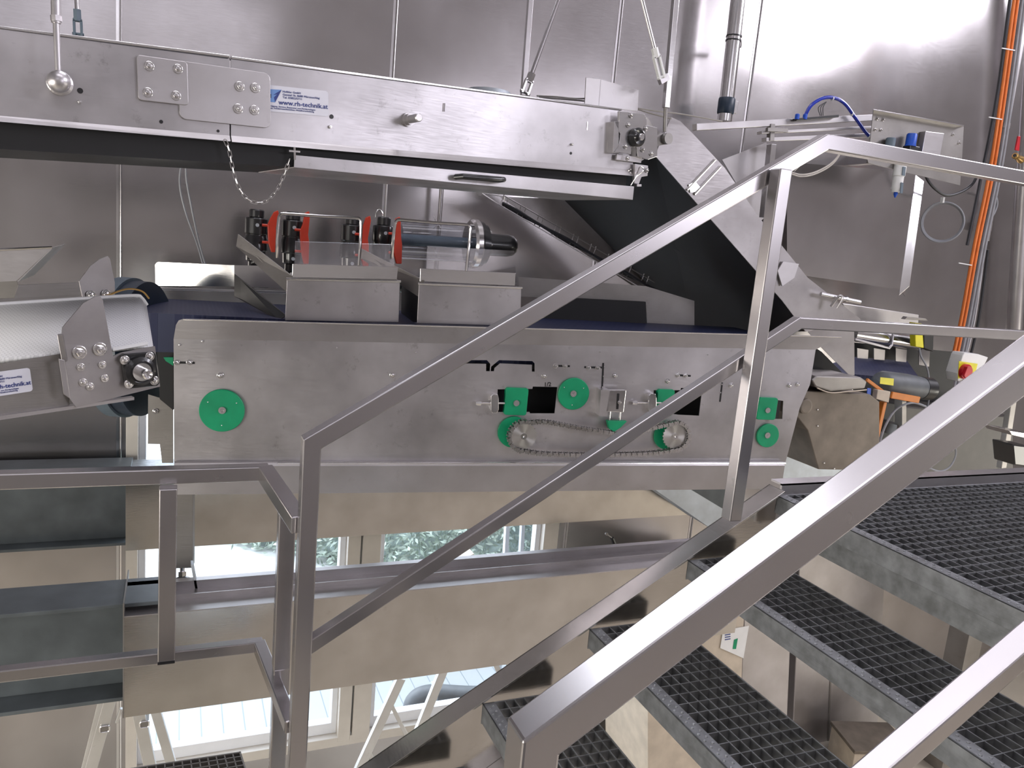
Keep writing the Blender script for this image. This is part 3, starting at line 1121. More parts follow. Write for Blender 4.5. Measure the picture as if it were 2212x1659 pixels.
# loose bolts of the panel
for x, y in ((388, 745), (1129, 726) if False else (437, 737)):
    bolt(mc, MP.at(x, y, .001), MP.n, .006, washer=False, kind='dome')
for x, y in ((382, 783), (409, 783), (1200, 790), (1220, 790), (1271, 793), (1291, 794), (1463, 810), (1480, 811)):
    bolt(mc, MP.at(x, y, .001), MP.n, .0105)
for x, y in ((476, 811), (848, 810), (1175, 812), (1327, 811), (1441, 823), (1578, 832), (1704, 832), (1722, 830)):
    bolt(mc, MP.at(x, y, .001), MP.n, .0115, kind='dome')
for x, y in ((727, 751), (898, 761), (1296, 760), (1528, 766), (1305, 793), (1303, 813), (1301, 836), (1559, 830), (1556, 848)):
    bolt(mc, MP.at(x, y, .001), MP.n, .005, washer=False)
bm = BM()
for a, b in (((1303, 784), (1300, 852)), ((1560, 826), (1555, 868)), ((385, 783), (421, 784)), ((1195, 790), (1231, 791)), ((1262, 793), (1300, 794)), ((1458, 810), (1492, 812))):
    pa, pb = MP.at(*a, .0), MP.at(*b, .0)
    bar(bm, pa, pb, .0012, .008, MP.n)
obj('slot', bm, BLK, mc)['kind'] = 'stuff'
# handwriting above the cut-outs
text('lettering', '1/2', MP, MP.at(1175, 835, .0006), .024, INKK, mc, .1, bold=.0004)
text('lettering', '4/4', MP, MP.at(1439, 849, .0006), .020, INKK, mc, .1, bold=.0004)
# chain tensioner
tn = obj('chain_tensioner', plate(BM(), MP, [(1316, 843), (1353, 843), (1347, 891), (1309, 889)], .02, .05), BRI, mc, .002)
obj('slot', plate(BM(), MP, [(1333, 850), (1338, 850), (1336, 884), (1331, 884)], .001, .0512), BLK, tn)
bolt(tn, MP.at(1338, 869, .052), MP.n, .008)
b1 = BM()
for a in (1318, 1340):
    tube(b1, [MP.at(a, 885, .04), MP.at(a-2, 910, .04)], .0035, 8)
obj('guide_pin', b1, BRI, tn)
obj('chain_shoe', prism(BM(), [MP.at(x, y, .025) for x, y in ((1308, 906), (1350, 907), (1336, 921), (1322, 930), (1312, 924))], MP.n*.025), GRN, tn, .002)
obj('backing', plate(BM(), MP, [(1298, 842), (1318, 843), (1312, 900), (1294, 898)], .05, .05), ST, tn)


# sprockets and drive chain
def sprocket(x, y, r, teeth=24, off=.045):
    bm = BM()
    c = MP.at(x, y, off)
    pts = []
    for i in range(teeth*4):
        a = 2*math.pi*i/(teeth*4)
        rr = r*(1.0 if i % 4 in (0, 1) else .93)
        pts.append(c+MP.u*(rr*math.cos(a))+MP.v*(rr*math.sin(a)))
    prism(bm, pts, -MP.n*.008)
    s = obj('sprocket', bm, ANI, mc, at=c)
    obj('hub', lathe(BM(), c, MP.n, [(-.01, .013), (.006, .013), (.006, .004), (.005, .001)], 20), BRI, s)
    obj('shaft', lathe(BM(), c-MP.n*off, MP.n, [(0, .018), (off-.008, .018)], 16), ST, s)
    return c


for x, y, r in ((1108, 932, .064), (1440, 940, .060)):
    bm = BM()
    lathe(bm, MP.at(x, y, .002), MP.n, [(0, r), (.012, r)], 40)
    obj('green_disc', bm, GRN, mc)
c1 = sprocket(1131, 942, .056)
c2 = sprocket(1458, 942, .056)
R = .060
th = math.radians(0)
path = []
top_sag = MP.at(1324, 934, .045)
uu, vv = MP.u, MP.v


def on(c, a, r=R):
    return c+uu*(r*math.cos(math.radians(a)))+vv*(r*math.sin(math.radians(a)))


ctl = [on(c1, a) for a in range(70, 275, 15)]
bot = [on(c1, 272), MP.at(1180, 980, .045), MP.at(1290, 982, .045), MP.at(1400, 979, .045), on(c2, 272)]
rgt = [on(c2, a) for a in range(275, 450, 15)]
top = [on(c2, 95), on(c2, 112), MP.at(1400, 926, .045), MP.at(1345, 938, .045), MP.at(1318, 934, .045), MP.at(1250, 924, .045), MP.at(1180, 911, .045), on(c1, 72)]
path = smoothpath(ctl+bot+rgt+top, 4)
bm = BM()
lk = BM()
# one chain link: two outer plates and a roller
for sy in (-.006, .006):
    for e_ in (0,):
        prism(lk, [V((a*1.0, b, sy-.0008)) for a, b in [(-.0085, -.0025), (-.006, -.0048), (-.003, -.0036), (.003, -.0036), (.006, -.0048), (.0085, -.0025), (.0085, .0025), (.006, .0048), (.003, .0036), (-.003, .0036), (-.006, .0048), (-.0085, .0025)]], V((0, 0, .0016)))
for xx in (-.005, .005):
    lathe(lk, V((xx, 0, -.0075)), V((0, 0, 1)), [(0, .0022), (.015, .0022)], 8)
    lathe(lk, V((xx, 0, -.005)), V((0, 0, 1)), [(0, .0036), (.010, .0036)], 8)
for f in lk.faces:
    f.material_index = 1 if abs(f.calc_center_median().z) < .0055 and f.calc_area() < 3e-5 and len(f.verts) != 12 else 0
bmesh.ops.scale(lk, verts=lk.verts, vec=V((1.25, 1.9, 2.2)))
bmesh.ops.recalc_face_normals(lk, faces=lk.faces)
lkm = bpy.data.meshes.new('chain_link')
lk.to_mesh(lkm)
lk.free()
lkm.materials.append(BRI)
lkm.materials.append(DRK)
dc = bpy.data.objects.new('drive_chain', None)
C.objects.link(dc)
dc.parent = mc
dc.location = c1-wloc(mc)
chain(dc, path, .0240, lkm, 'chain_link', flat=MP.n)
bm = BM()
tube(bm, [p for p in path[::2]], .0030, 6, caps=False)
obj('roller_core', bm, RUB, dc)

# leg with adjustable foot
lg = obj('leg', bar(BM(), MP.at(400, 1050, -.04), V((MP.at(400, 1222, -.04).x, MP.at(400, 1222, -.04).y, MP.at(400, 1222, -.04).z)), .05, .062, MP.n), DRK, mc, .003)
f0 = MP.at(394, 1222, -.04)
obj('spindle', tube(BM(), [f0, f0-Z*.085], .009, 12), BRI, lg)
obj('nut', lathe(BM(), f0-Z*.02, -Z, [(0, .016), (.018, .016), (.022, .013)], 6), BRI, lg)
obj('foot_pad', lathe(BM(), f0-Z*.045, -Z, [(0, .012), (.012, .032), (.022, .032), (.024, .018), (.036, .018)], 20), BLKM, lg, smooth=True)
# end bracket left
bm = BM()
plate(bm, MP, [(320, 852), (374, 868), (374, 960), (319, 959)], .004, -.08)
plate(bm, MP, [(345, 959), (374, 959), (374, 1000), (350, 1000)], .004, -.12)
eb = obj('end_bracket', bm, DRK, mc)
obj('return_roller_cover', plate(BM(), MP, [(338, 742), (374, 742), (374, 886), (345, 862)], .45, -.06), RUB, mc)
bolt(eb, MP.at(336, 888, -.078), MP.n, .010, kind='dome')
obj('belt_guard', plate(BM(), MP, [(353, 772), (374, 772), (374, 790), (358, 780)], .01, -.03), GRN, mc)

# far-side bright guard plates
GP = Plane((336, 618, 3.74), (506, 620, 3.57))
obj('guard_plate', plate(BM(), GP, [(335, 572), (338, 568), (342, 566), (506, 573), (506, 619), (336, 617)], .003), BRI, mc)
obj('guard_plate', plate(BM(), MP, [(506, 573), (560, 574), (614, 588), (616, 622), (506, 620)], .003, -.60), ST, mc)
bm = BM()
bar(bm, MP.at(338, 623, -.60), MP.at(618, 631, -.60), .02, .008)
obj('guard_rail', bm, ST, mc, .001)
obj('far_wall_plate', plate(BM(), MP, [(1120, 598), (1395, 618), (1500, 650), (1500, 712), (1398, 710), (1397, 656), (1120, 640)], .003, -.66), DRK, mc)

# ---- two feed hoppers standing on the belt
def hopper(front, cap, label, handle, slope):
    t = thing('feed_hopper', MP.at((front[0][0]+front[1][0])/2, front[2][1], -.06), label, 'hopper', None)
    bm = BM()
    of = -.05
    (x0, y0), (x1, y1), (x2, y2), (x3, y3) = front
    plate(bm, MP, front, .003, of)
    # right and back sides, tapering down
    a, b, c, d = [MP.at(x, y, of) for x, y in front]
    bk = -MP.n*.40
    prism(bm, [b, b+bk, c+bk, c], -MP.u*.003)
    prism(bm, [a+bk, b+bk, c+bk, d+bk], -MP.n*.003)
    obj('hopper_body', bm, PAN, t, .001)
    bm = BM()
    tube(bm, [MP.at(x0-2, y0+1, of+.003), MP.at(x1+2, y1+1, of+.003)], .0045, 8)
    obj('folded_rim', bm, BRI, t)
    obj('cap_strip', plate(BM(), MP, cap, .012, of-.02), BRI, t, .001)
    # sloping side sheet reaching to the back
    bm = BM()
    sx, sy = slope[0]
    p = [MP.at(x0+10, y0-6, of-.01), MP.at(*slope[0], -.50), MP.at(*slope[1], -.50), MP.at(*slope[2], of-.01)]
    q = [v+MP.u*.004 for v in p]
    _box8(bm, [p[0], p[1], p[2], p[3], q[0], q[1], q[2], q[3]])
    obj('side_sheet', bm, DRK, t)
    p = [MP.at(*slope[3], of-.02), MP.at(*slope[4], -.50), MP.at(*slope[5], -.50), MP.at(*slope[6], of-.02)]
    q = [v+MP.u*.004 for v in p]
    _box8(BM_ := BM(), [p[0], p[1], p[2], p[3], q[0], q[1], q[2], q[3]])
    obj('shade_sheet', BM_, RUB, t)  # black sheet standing in for the shadow and dark gap beside the hopper
    # clear cover
    bm = BM()
    prism(bm, [MP.at(x0+15, y0-6, of-.03), MP.at(x1-10, y1-6, of-.03), MP.at(x1-15, y1-78, -.30), MP.at(x0+18, y0-80, -.30)], V((0, .003, .002)))
    obj('clear_cover', bm, ACR, t)
    # bent rod handle
    bm = BM()
    tube(bm, smoothpath([MP.at(x, y, o_) for x, y, o_ in handle], 3), .0062, 10)
    obj('rod_handle', bm, BRI, t, smooth=True)
    return t


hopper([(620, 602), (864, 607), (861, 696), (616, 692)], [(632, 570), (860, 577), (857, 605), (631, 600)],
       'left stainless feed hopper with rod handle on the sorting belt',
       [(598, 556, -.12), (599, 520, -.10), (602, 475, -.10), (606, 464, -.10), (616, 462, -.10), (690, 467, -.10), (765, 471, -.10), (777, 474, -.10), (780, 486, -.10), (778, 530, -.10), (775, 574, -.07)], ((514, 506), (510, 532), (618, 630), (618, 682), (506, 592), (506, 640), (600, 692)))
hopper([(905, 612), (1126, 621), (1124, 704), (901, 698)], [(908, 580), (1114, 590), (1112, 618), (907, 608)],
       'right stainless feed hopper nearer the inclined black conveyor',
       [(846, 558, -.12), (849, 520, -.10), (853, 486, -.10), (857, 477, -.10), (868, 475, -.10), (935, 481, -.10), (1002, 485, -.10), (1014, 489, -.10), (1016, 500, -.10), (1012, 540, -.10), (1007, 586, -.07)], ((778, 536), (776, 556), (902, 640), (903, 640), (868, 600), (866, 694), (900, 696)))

# ---- valves with red levers on the far side
VP_ = YP(3.75)


def valve(x, y0, y1, lever, label):
    c = VP_.at(x, y1)
    t = thing('ball_valve', c, label, 'valve', 'black valves with red levers behind the hoppers')
    hgt = VP_.at(x, y0).z-c.z
    w_ = .050
    bm = BM()
    lathe(bm, c, Z, [(0, .032), (hgt*.12, .032), (hgt*.14, w_-.008), (hgt*.3, w_-.006), (hgt*.32, w_), (hgt*.52, w_), (hgt*.55, w_-.004), (hgt*.58, w_-.004), (hgt*.60, w_), (hgt*.84, w_), (hgt*.86, .046)], 28)
    b = obj('valve_body', bm, BLKM, t, smooth=True)
    obj('union_nut', lathe(BM(), c+Z*hgt*.86, Z, [(0, .030), (.004, .033), (hgt*.12, .033), (hgt*.14, .029)], 20), BLKM, t)
    for k in (.22, .74):
        obj('indicator_cap', lathe(BM(), c+Z*hgt*k-Y_*.044, -Y_, [(0, .008), (.01, .008)], 14), GALL, t)
    if lever:
        lx, ly0, ly1, s = lever
        pts = [(lx+s, ly0), (lx+s+9, ly0-4), (lx+s+11, ly0+6), (lx+8, (ly0+ly1)/2-8), (lx+10, (ly0+ly1)/2+8), (lx+9, ly1), (lx-2, ly1), (lx-8, (ly0+ly1)/2+25), (lx-10, (ly0+ly1)/2-16), (lx-4, (ly0+ly1)/2-30)]
        lv = obj('lever', prism(BM(), [VP_.at(a, b_, .08) for a, b_ in pts], -VP_.n*.02), RED, t, .003)
        for yy in (.34, .76):
            p = VP_.at(lx-4, ly0+(ly1-ly0)*yy, .07)
            obj('stem', lathe(BM(), p-X*.035, X, [(0, .006), (.03, .006), (.03, .010), (.04, .010)], 12), RED, lv)
    return t


valve(551, 452, 580, (588, 458, 545, 4), 'leftmost black valve with red lever behind the left hopper')
valve(629, 457, 586, (658, 460, 570, 1), 'second black valve from the left with red lever, inside the rod handle')
valve(755, 467, 596, (787, 470, 578, 4), 'third black valve from the left with orange-red lever, behind the rod handle')
valve(822, 468, 600, (859, 472, 570, -4), 'rightmost black valve with red lever beside the clear tube')
mf = thing('valve_manifold', VP_.at(700, 602), 'horizontal dark pipe manifold carrying the black valves behind the hoppers', 'pipe')
mz = VP_.at(690, 592).z
mx0, mx1 = VP_.at(530, 600).x, VP_.at(1030, 600).x
obj('header_pipe', tube(BM(), [V((mx0, 3.75, mz-.03)), V((mx1, 3.75, mz-.03))], .034, 18), BLKM, mf, smooth=True)
for xx in (mx0+.08, mx1-.08):
    obj('wall_bracket', bar(BM(), V((xx, 3.75, mz-.07)), V((xx, YW, mz-.07)), .04, .02, X), DRK, mf)
    obj('pipe_saddle', lathe(BM(), V((xx-.015, 3.75, mz-.03)), X, [(0, .042), (.03, .042)], 18), ST, mf)
# glass filter tube
gt = thing('filter_tube', VP_.at(950, 520), 'horizontal clear tube with chrome flange and black domed end behind the right hopper', 'tube')
a, b = VP_.at(862, 517), VP_.at(1015, 526)
axs = (b-a).normalized()
Lh = (b-a).length
obj('clear_tube', lathe(BM(), a, axs, [(0, .085), (Lh, .085)], 32), TUB, gt, smooth=True)
obj('inner_core', lathe(BM(), a, axs, [(0, .028), (Lh, .028)], 16), GREYB, gt, smooth=True)
bm = BM()
for k in (-1, 1):
    tube(bm, [a+Z*.089*k-Y_*.01, b+Z*.089*k-Y_*.01], .004, 8)
obj('tie_rod', bm, BRI, gt)
obj('chrome_flange', lathe(BM(), b-axs*.005, axs, [(0, .11), (.012, .122), (.035, .122), (.045, .112)], 36), BRI, gt, smooth=True)
ef = obj('end_flange', lathe(BM(), b+axs*.04, axs, [(0, .112), (.018, .112), (.02, .10), (.038, .10), (.04, .06)], 32), BLKM, gt, smooth=True)
for k in range(8):
    a_ = math.radians(k*45)
    bolt(ef, b+axs*.078+Z*.088*math.sin(a_)+axs.cross(Z).normalized()*.088*math.cos(a_), axs, .009)
obj('motor_dome', lathe(BM(), b+axs*.08, axs, [(0, .062), (.02, .062), (.022, .056), (.12, .056), (.15, .050), (.168, .034), (.174, .01)], 32), BLK, gt, smooth=True)
t = thing('wire_hook', P(823, 470, 3.8), 'small bright wire hook above the rightmost valve', 'hook')
obj('wire', tube(BM(), smoothpath([P(811, 470, 3.75), P(813, 457, 3.75), P(820, 453, 3.75), P(826, 460, 3.75), P(829, 472, 3.75)]), .003, 6), BRI, t)
t = thing('standpipe', P(945, 590, 4.1), 'thin upright steel pipe on the wall behind the clear tube', 'pipe')
pc_ = P(951, 450, 4.1)
obj('pipe', tube(BM(), [V((pc_.x, 4.1, 4.02)), V((pc_.x, 4.1, H-.305*3.98))], .012, 12), TUBE, t, smooth=True)
bm = BM()
for y in (480, 550):
    bar(bm, P(938, y-10, 4.08), P(952, y+12, 4.08), .006, .006)
    bar(bm, P(936, y+14, 4.08), P(950, y+2, 4.08), .006, .006)
obj('wing_clip', bm, BRI, t)

# ================================================================== LEFT INFEED CONVEYOR
LP = Plane((0, 900, 2.15), (345, 830, 2.30))
lc = thing('infeed_conveyor', LP.at(150, 880), 'white belt infeed conveyor with dark side panel rising from the left', 'conveyor')
bm = BM()
# belt wraps a nose roller: profile measured on the near side
nr = [(-120, 795), (-120, 668)]
c0, cN = LP.uv(-150, 790, 0), LP.uv(335, 735, 0)
topn = [LP.uv(x, y) for x, y in ((-150, 802), (225, 765), (262, 758), (330, 742), (336, 755))]
# near edge of belt's top surface and far edge
near = [(-150, 790), (228, 752), (300, 745), (322, 748), (333, 760), (340, 800), (344, 830)]
farp = [(-150, 668), (200, 645), (290, 640), (305, 644), (317, 660), (330, 745), (342, 820)]
va = [bm.verts.new(LP.at(x, y, -.01)) for x, y in near]
D2 = .42
vf = [bm.verts.new(LP.at(x, y, -D2)) for x, y in farp]
for i in range(len(near)-1):
    bm.faces.new((va[i], va[i+1], vf[i+1], vf[i]))
sb = obj('belt', bm, WBELT, lc, smooth=True)
md = sb.modifiers.new('thickness', 'SOLIDIFY')
md.thickness = .012
bm = BM()
tube(bm, smoothpath([LP.at(x, y-1, -D2) for x, y in farp[:5]], 4), .006, 8)
obj('belt_edge', bm, WHT, lc, smooth=True)
bm = BM()
for k in range(22):
    x = 246+k*3.4
    bar(bm, LP.at(x, 758-k*.6-abs(k-11)*.0, .012), LP.at(x, 751-k*.6, .008), .004, .004)
obj('belt_teeth', bm, WHT, lc)['kind'] = 'stuff'
obj('side_panel', plate(BM(), LP, [(-150, 812), (130, 765), (150, 770), (150, 885), (-150, 925)], .004, .0), DRK, lc)
obj('lower_lip', plate(BM(), LP, [(-150, 920), (290, 858), (290, 864), (-150, 930)], .02, .012), ST, lc)
bm = BM()
plate(bm, LP, [(135, 708), (150, 690), (180, 655), (205, 641), (217, 640), (222, 648), (244, 770), (262, 762), (335, 748), (346, 835), (165, 880), (150, 860), (134, 722)], .005, .02)
np_ = obj('nose_plate', bm, MID, lc)
bm = BM()
bar(bm, LP.at(130, 722, .035), LP.at(140, 780, .035), .012, .012)
plate(bm, LP, [(127, 775), (140, 778), (152, 862), (138, 852)], .004, .05)
obj('edge_strip', bm, MID, lc, .001)
for x, y, r in ((171, 761, .017), (215, 754, .017), (174, 793, .010), (221, 788, .010), (179, 826, .010), (226, 817, .010), (194, 835, .010)):
    bolt(np_, LP.at(x, y, .021), LP.n, r, kind='dome' if r < .012 else 'hex')
# flanged bearing
bm = BM()
prism(bm, [LP.at(x, y, .022) for x, y in ((258, 768), (265, 763), (328, 758), (333, 763), (341, 826), (336, 832), (275, 838), (268, 832))], LP.n*.014)
fb = obj('flange_bearing', bm, BLKM, lc, .003)
cc = LP.at(301, 801, .036)
obj('bearing_ring', lathe(BM(), cc, LP.n, [(0, .040), (.012, .038), (.016, .030), (.014, .026), (.012, .02)], 32), BLKM, fb, smooth=True)
obj('collar', lathe(BM(), cc, LP.n, [(.01, .026), (.02, .024), (.02, .016)], 28), BRI, fb, smooth=True)
obj('shaft_end', lathe(BM(), cc, LP.n, [(.01, .0135), (.055, .0135), (.058, .010), (.050, .003)], 24), BRI, fb, smooth=True)
for x, y in ((269, 778), (323, 770), (278, 829), (333, 822)):
    bolt(fb, LP.at(x, y, .037), LP.n, .012, kind='dome')
st2 = thing('company_sticker', LP.at(35, 830, .002), 'company sticker on the dark side panel at the left frame edge', 'sticker')
sticker(st2, LP, [(-70, 812), (64, 794), (73, 847), (-62, 865)], None)
# far side rail and fin
LF = Plane((0, 900, 2.15), (345, 830, 2.30))
bm = BM()
for q in ([(-150, 655), (172, 636), (172, 652), (-150, 668)], [(40, 616), (171, 610), (174, 640), (30, 648)]):
    plate(bm, LP, q, .01, -.50)
obj('far_rail', bm, DRK, lc)
bm = BM()
plate(bm, LP, [(171, 608), (178, 598), (195, 575), (215, 560), (233, 553), (238, 560), (248, 610), (248, 642), (180, 648)], .005, -.52)
fn = obj('far_nose_plate', bm, MID, lc)
for x, y in ((196, 637), (229, 635)):
    bolt(fn, LP.at(x, y, -.515), LP.n, .014, kind='dome')
bm = BM()
tube(bm, smoothpath([LP.at(x, y, -.50) for x, y in ((225, 642), (262, 627), (285, 624), (308, 630), (322, 645))]), .003, 6)
obj('wire_guard', bm, BRA, lc)
# navy drum behind
dr = thing('drive_drum', P(288, 750, 3.35), 'dark navy round drum behind the nose of the white belt', 'drum')
dc_ = P(290, 752, 3.35)
da_ = V((.93, -.37, 0)).normalized()
obj('drum', lathe(BM(), dc_-da_*.05, da_, [(0, .262), (.10, .262)], 64), NAVY, dr, smooth=True)
obj('drum_band', lathe(BM(), dc_-da_*.056, da_, [(0, .25), (0, .272), (.05, .272), (.05, .25)], 64), GREYB, dr)
# hopper at upper left
t = thing('chute', P(50, 590, 3.0), 'grey sheet steel chute at the left frame edge behind the white belt', 'chute')
pl = YP(3.0)
bm = BM()
prism(bm, [pl.at(-120, 545), pl.at(113, 534), pl.at(35, 607), pl.at(-120, 615)], Y_*.004)
prism(bm, [pl.at(113, 534), pl.at(113, 534)+Y_*.3, pl.at(37, 608)+Y_*.3, pl.at(37, 608)], X*.004)
obj('chute_sheet', bm, ST, t)
bm = BM()
tube(bm, [pl.at(-120, 545), pl.at(113, 534)], .005, 8)
obj('rolled_edge', bm, BRI, t)
bm = BM()
plate(bm, pl, [(-120, 613), (35, 607), (42, 625), (42, 660), (-120, 668)], .004, -.01)
obj('skirt', bm, DRK, t)

# ================================================================== STEEP DARK CONVEYOR
RP = Plane((1415, 335, 2.95), (1740, 715, 2.85))
ic = thing('inclined_conveyor', RP.at(1650, 690), 'steep conveyor with black belt and wide steel side plates running down to the right', 'conveyor')
bm = BM()
plate(bm, RP, [(1450, 253), (1470, 262), (1500, 292), (1565, 362), (1640, 470), (1745, 600), (1860, 690), (1845, 698), (1740, 716), (1690, 650), (1415, 336)], .006)
obj('side_plate', bm, MID, ic)
bm = BM()
BP = -RP.n
belt_px_near = [(1415, 335), (1742, 716)]
a, b = RP.at(1415, 335, -.01), RP.at(1742, 716, -.01)
c, d = P(1500, 716, 3.75), P(1195, 408, 3.75)
nrm = (b-a).cross(d-a).normalized()
if nrm.dot(FW) > 0: nrm = -nrm
prism(bm, [a, b, c, d], -nrm*.04)
obj('belt', bm, RUB, ic)
bm = BM()
prism(bm, [P(1080, 425, 3.78), P(1240, 430, 3.78), P(1512, 716, 3.72), P(1478, 692, 3.78)], Y_*.006)
obj('far_side_plate', bm, MID, ic)
bm = BM()
for a_, b_ in (((1484, 410), (1545, 345)), ((1500, 420), (1556, 360))):
    tube(bm, [RP.at(*a_, .004), RP.at(*b_, .004)], .006, 8)
obj('weld_seam', bm, BRI, ic)
bm = BM()
plate(bm, RP, [(1488, 399), (1502, 392), (1512, 404), (1502, 414), (1492, 416)], .006, .008)
obj('latch_plate', bm, BRI, ic)
bm = BM()
plate(bm, RP, [(1680, 585), (1692, 565), (1726, 570), (1716, 600), (1690, 618)], .008, .015)
obj('side_cleat', bm, ST, ic)
obj('lower_chute', plate(BM(), RP, [(1745, 716), (1845, 698), (1846, 810), (1836, 812), (1772, 748)], .004, -.02), MID, ic)
bm = BM()
plate(bm, RP, [(1760, 750), (1775, 760), (1842, 828), (1842, 838), (1752, 836)], .004, -.12)
obj('chute_throat', bm, RUB, ic)
lv = obj('clamp_rod', tube(BM(), [RP.at(1773, 635, .04), RP.at(1858, 653, .06)], .010, 16), BRI, ic, smooth=True)
obj('clamp_lever', tube(BM(), smoothpath([RP.at(1795, 662, .05), RP.at(1812, 640, .07), RP.at(1820, 645, .08), RP.at(1808, 666, .07)]), .006, 8), ST, lv)
obj('rod_collar', lathe(BM(), RP.at(1825, 646, .05), (RP.at(1858, 653, .06)-RP.at(1773, 635, .04)), [(0, .014), (.012, .014)], 16), BRI, lv)

# cable tray of wire mesh, diagonal
ct = thing('wire_cable_tray', P(1270, 545, 3.45), 'diagonal wire mesh cable tray with black cables behind the handrail', 'cable tray')
pl = YP(3.45)
bm = BM()
lines = [((1080, 422), (1415, 608)), ((1080, 437), (1415, 622)), ((1075, 440), (1412, 635))]
tube(bm, [pl.at(1090, 423), pl.at(1415, 610)], .0028, 6)
tube(bm, [pl.at(1040, 417, .0), pl.at(1075, 440, .05), pl.at(1410, 637, .05), pl.at(1480, 678, .05)], .0028, 6)
tube(bm, [pl.at(1040, 417), pl.at(1090, 425, .0), pl.at(1090, 437), pl.at(1412, 625), pl.at(1470, 668)], .0028, 6)
for i in range(9):
    s = i/8.6
    for e_ in (0, 10):
        x, y = 1085+e_+325*s, 430+e_*.56+184*s
        tube(bm, [pl.at(x+4, y-10), pl.at(x, y+2), pl.at(x-7, y+14, .05)], .0024, 6)
lathe(bm, pl.at(1037, 417), -Y_, [(-.004, .012), (.004, .012)], 14)
obj('wire_mesh', bm, ST, ct)
bm = BM()
for k in range(4):
    tube(bm, smoothpath([pl.at(1085+30*i, 442+17*i+2*math.sin(i*1.7+k)-k*1.5, .02+.008*k) for i in range(13)], 3), .006, 6)
obj('tray_cable', bm, CABK, ct)
bm = BM()
prism(bm, [P(1448, 710, 3.45), P(1490, 690, 3.45), P(1498, 694, 3.45), P(1462, 714, 3.45)], Y_*.02)
obj('tray_foot', bm, DRK, ct)

# ================================================================== BEAMS
def ibeam(name, x0, x1, y, zt_, zb, label, mat=BEAM, fl=.15):
    bm = BM()
    box(bm, (x0, y, zt_-.014), (x1, y+fl, zt_))
    box(bm, (x0, y+fl/2-.006, zb+.014), (x1, y+fl/2+.006, zt_-.014))
    box(bm, (x0, y, zb), (x1, y+fl, zb+.014))
    return tag(obj(name, bm, mat, None, .002), label, 'beam')


def zn(k, Y): return H+k*Y


YB = 2.72
zt1 = PZ(265, 1290, 0) and zn(-.489, YB)
ibeam('platform_beam', -1.9, .0, YB, zn(-.489, YB)+.035, zn(-.600, YB)-.02, 'dark grey steel I-beam at the lower left running to the clad part', fl=.20)
cl = thing('beam_cladding', V((1.0, YB-.01, zn(-.62, YB))), 'lower long stainless fascia sheet covering the platform beam', 'cladding')
bm = BM()
x0c, x1c = -.155, 2.42
box(bm, (x0c, YB-.03, zn(-.624, YB)), (x1c, YB-.026, zn(-.489, YB)))
obj('fascia_sheet', bm, CLAD, cl)
bm = BM()
box(bm, (x0c, YB-.03, zn(-.489, YB)), (x1c, YB+.16, zn(-.489, YB)+.004))
box(bm, (x0c, YB+.06, zn(-.489, YB)), (x1c, YB+.064, zn(-.489, YB)+.022))
box(bm, (x0c, YB+.14, zn(-.489, YB)), (x1c, YB+.17, zn(-.489, YB)+.035))
obj('top_channel', bm, ST, cl)
obj('end_edge', box(BM(), (x0c-.004, YB-.032, zn(-.624, YB)), (x0c, YB+.24, zn(-.47, YB))), DRK, cl)
YC = 3.98
ibeam('platform_beam', -3.0, -.2, YC, zn(-.300, YC), zn(-.400, YC), 'dark I-beam further back behind the left railing', fl=.15)
c2_ = thing('beam_cladding', V((1.4, YC, zn(-.404, YC))), 'upper stainless fascia sheet just below the sorting conveyor', 'cladding')
obj('fascia_sheet', box(BM(), (-.222, YC-.03, zn(-.404, YC)), (3.25, YC-.026, zn(-.305, YC))), CLAD, c2_)
obj('top_channel', box(BM(), (-.222, YC-.03, zn(-.305, YC)), (3.25, YC+.16, zn(-.305, YC)+.004)), GALV, c2_)
# bracket block on the lower beam by the conveyor foot
t = thing('foot_bracket', P(415, 1290, 2.9), 'slanted steel angle standing on the beam beside the adjustable foot', 'bracket')
bm = BM()
pl = YP(2.86)
prism(bm, [pl.at(412, 1220), pl.at(418, 1220), pl.at(434, 1305), pl.at(428, 1312)], Y_*.04)
prism(bm, [pl.at(428, 1272), pl.at(442, 1272), pl.at(448, 1306), pl.at(430, 1308)], Y_*.06)
obj('angle', bm, GALL, t, .001)
obj('base_plate', prism(BM(), [pl.at(378, 1285), pl.at(428, 1282), pl.at(428, 1298), pl.at(378, 1302)], Y_*.08), GALV, t)

# galvanised walkway deck going back on the right
t = thing('walkway_deck', V((2.9, 3.3, 2.15)), 'light blue-grey galvanised deck sheet beyond the right end of the sorting conveyor', 'deck')
bm = BM()
pl = YP(3.55)
obj('deck_sheet', prism(BM(), [pl.at(*q_) for q_ in ((1404, 1050), (1480, 1050), (1556, 1096), (1600, 1120), (1600, 1175), (1536, 1142))], Y_*.25), GALL, t)
obj('deck_beam', prism(BM(), [pl.at(*q_) for q_ in ((1484, 1052), (1600, 1052), (1600, 1122), (1556, 1096))], Y_*.2-V((0, 0, .0))), BEAM, t)
pl = YP(3.4)
obj('deck_side', prism(BM(), [pl.at(*q_) for q_ in ((1690, 955), (1765, 982), (1862, 1022), (1862, 1075), (1690, 1080))], Y_*.2), GALL, t)
pl = YP(3.38)
obj('deck_edge', prism(BM(), [pl.at(1690, 940), pl.at(1765, 970), pl.at(1765, 985), pl.at(1690, 955)], Y_*.015), ST, t)

# ================================================================== STAIRS
YF, YN = 1.80, .635
st_ = thing('staircase', V((1.2, 1.2, H-1.6)), 'open steel staircase with grating treads climbing to the right', 'staircase')
RUN, RISE = .306, .181
NX, NZ = 1.685, H-.68                     # landing nosing
yf_in, yn_in = YF-.03, YN-.02


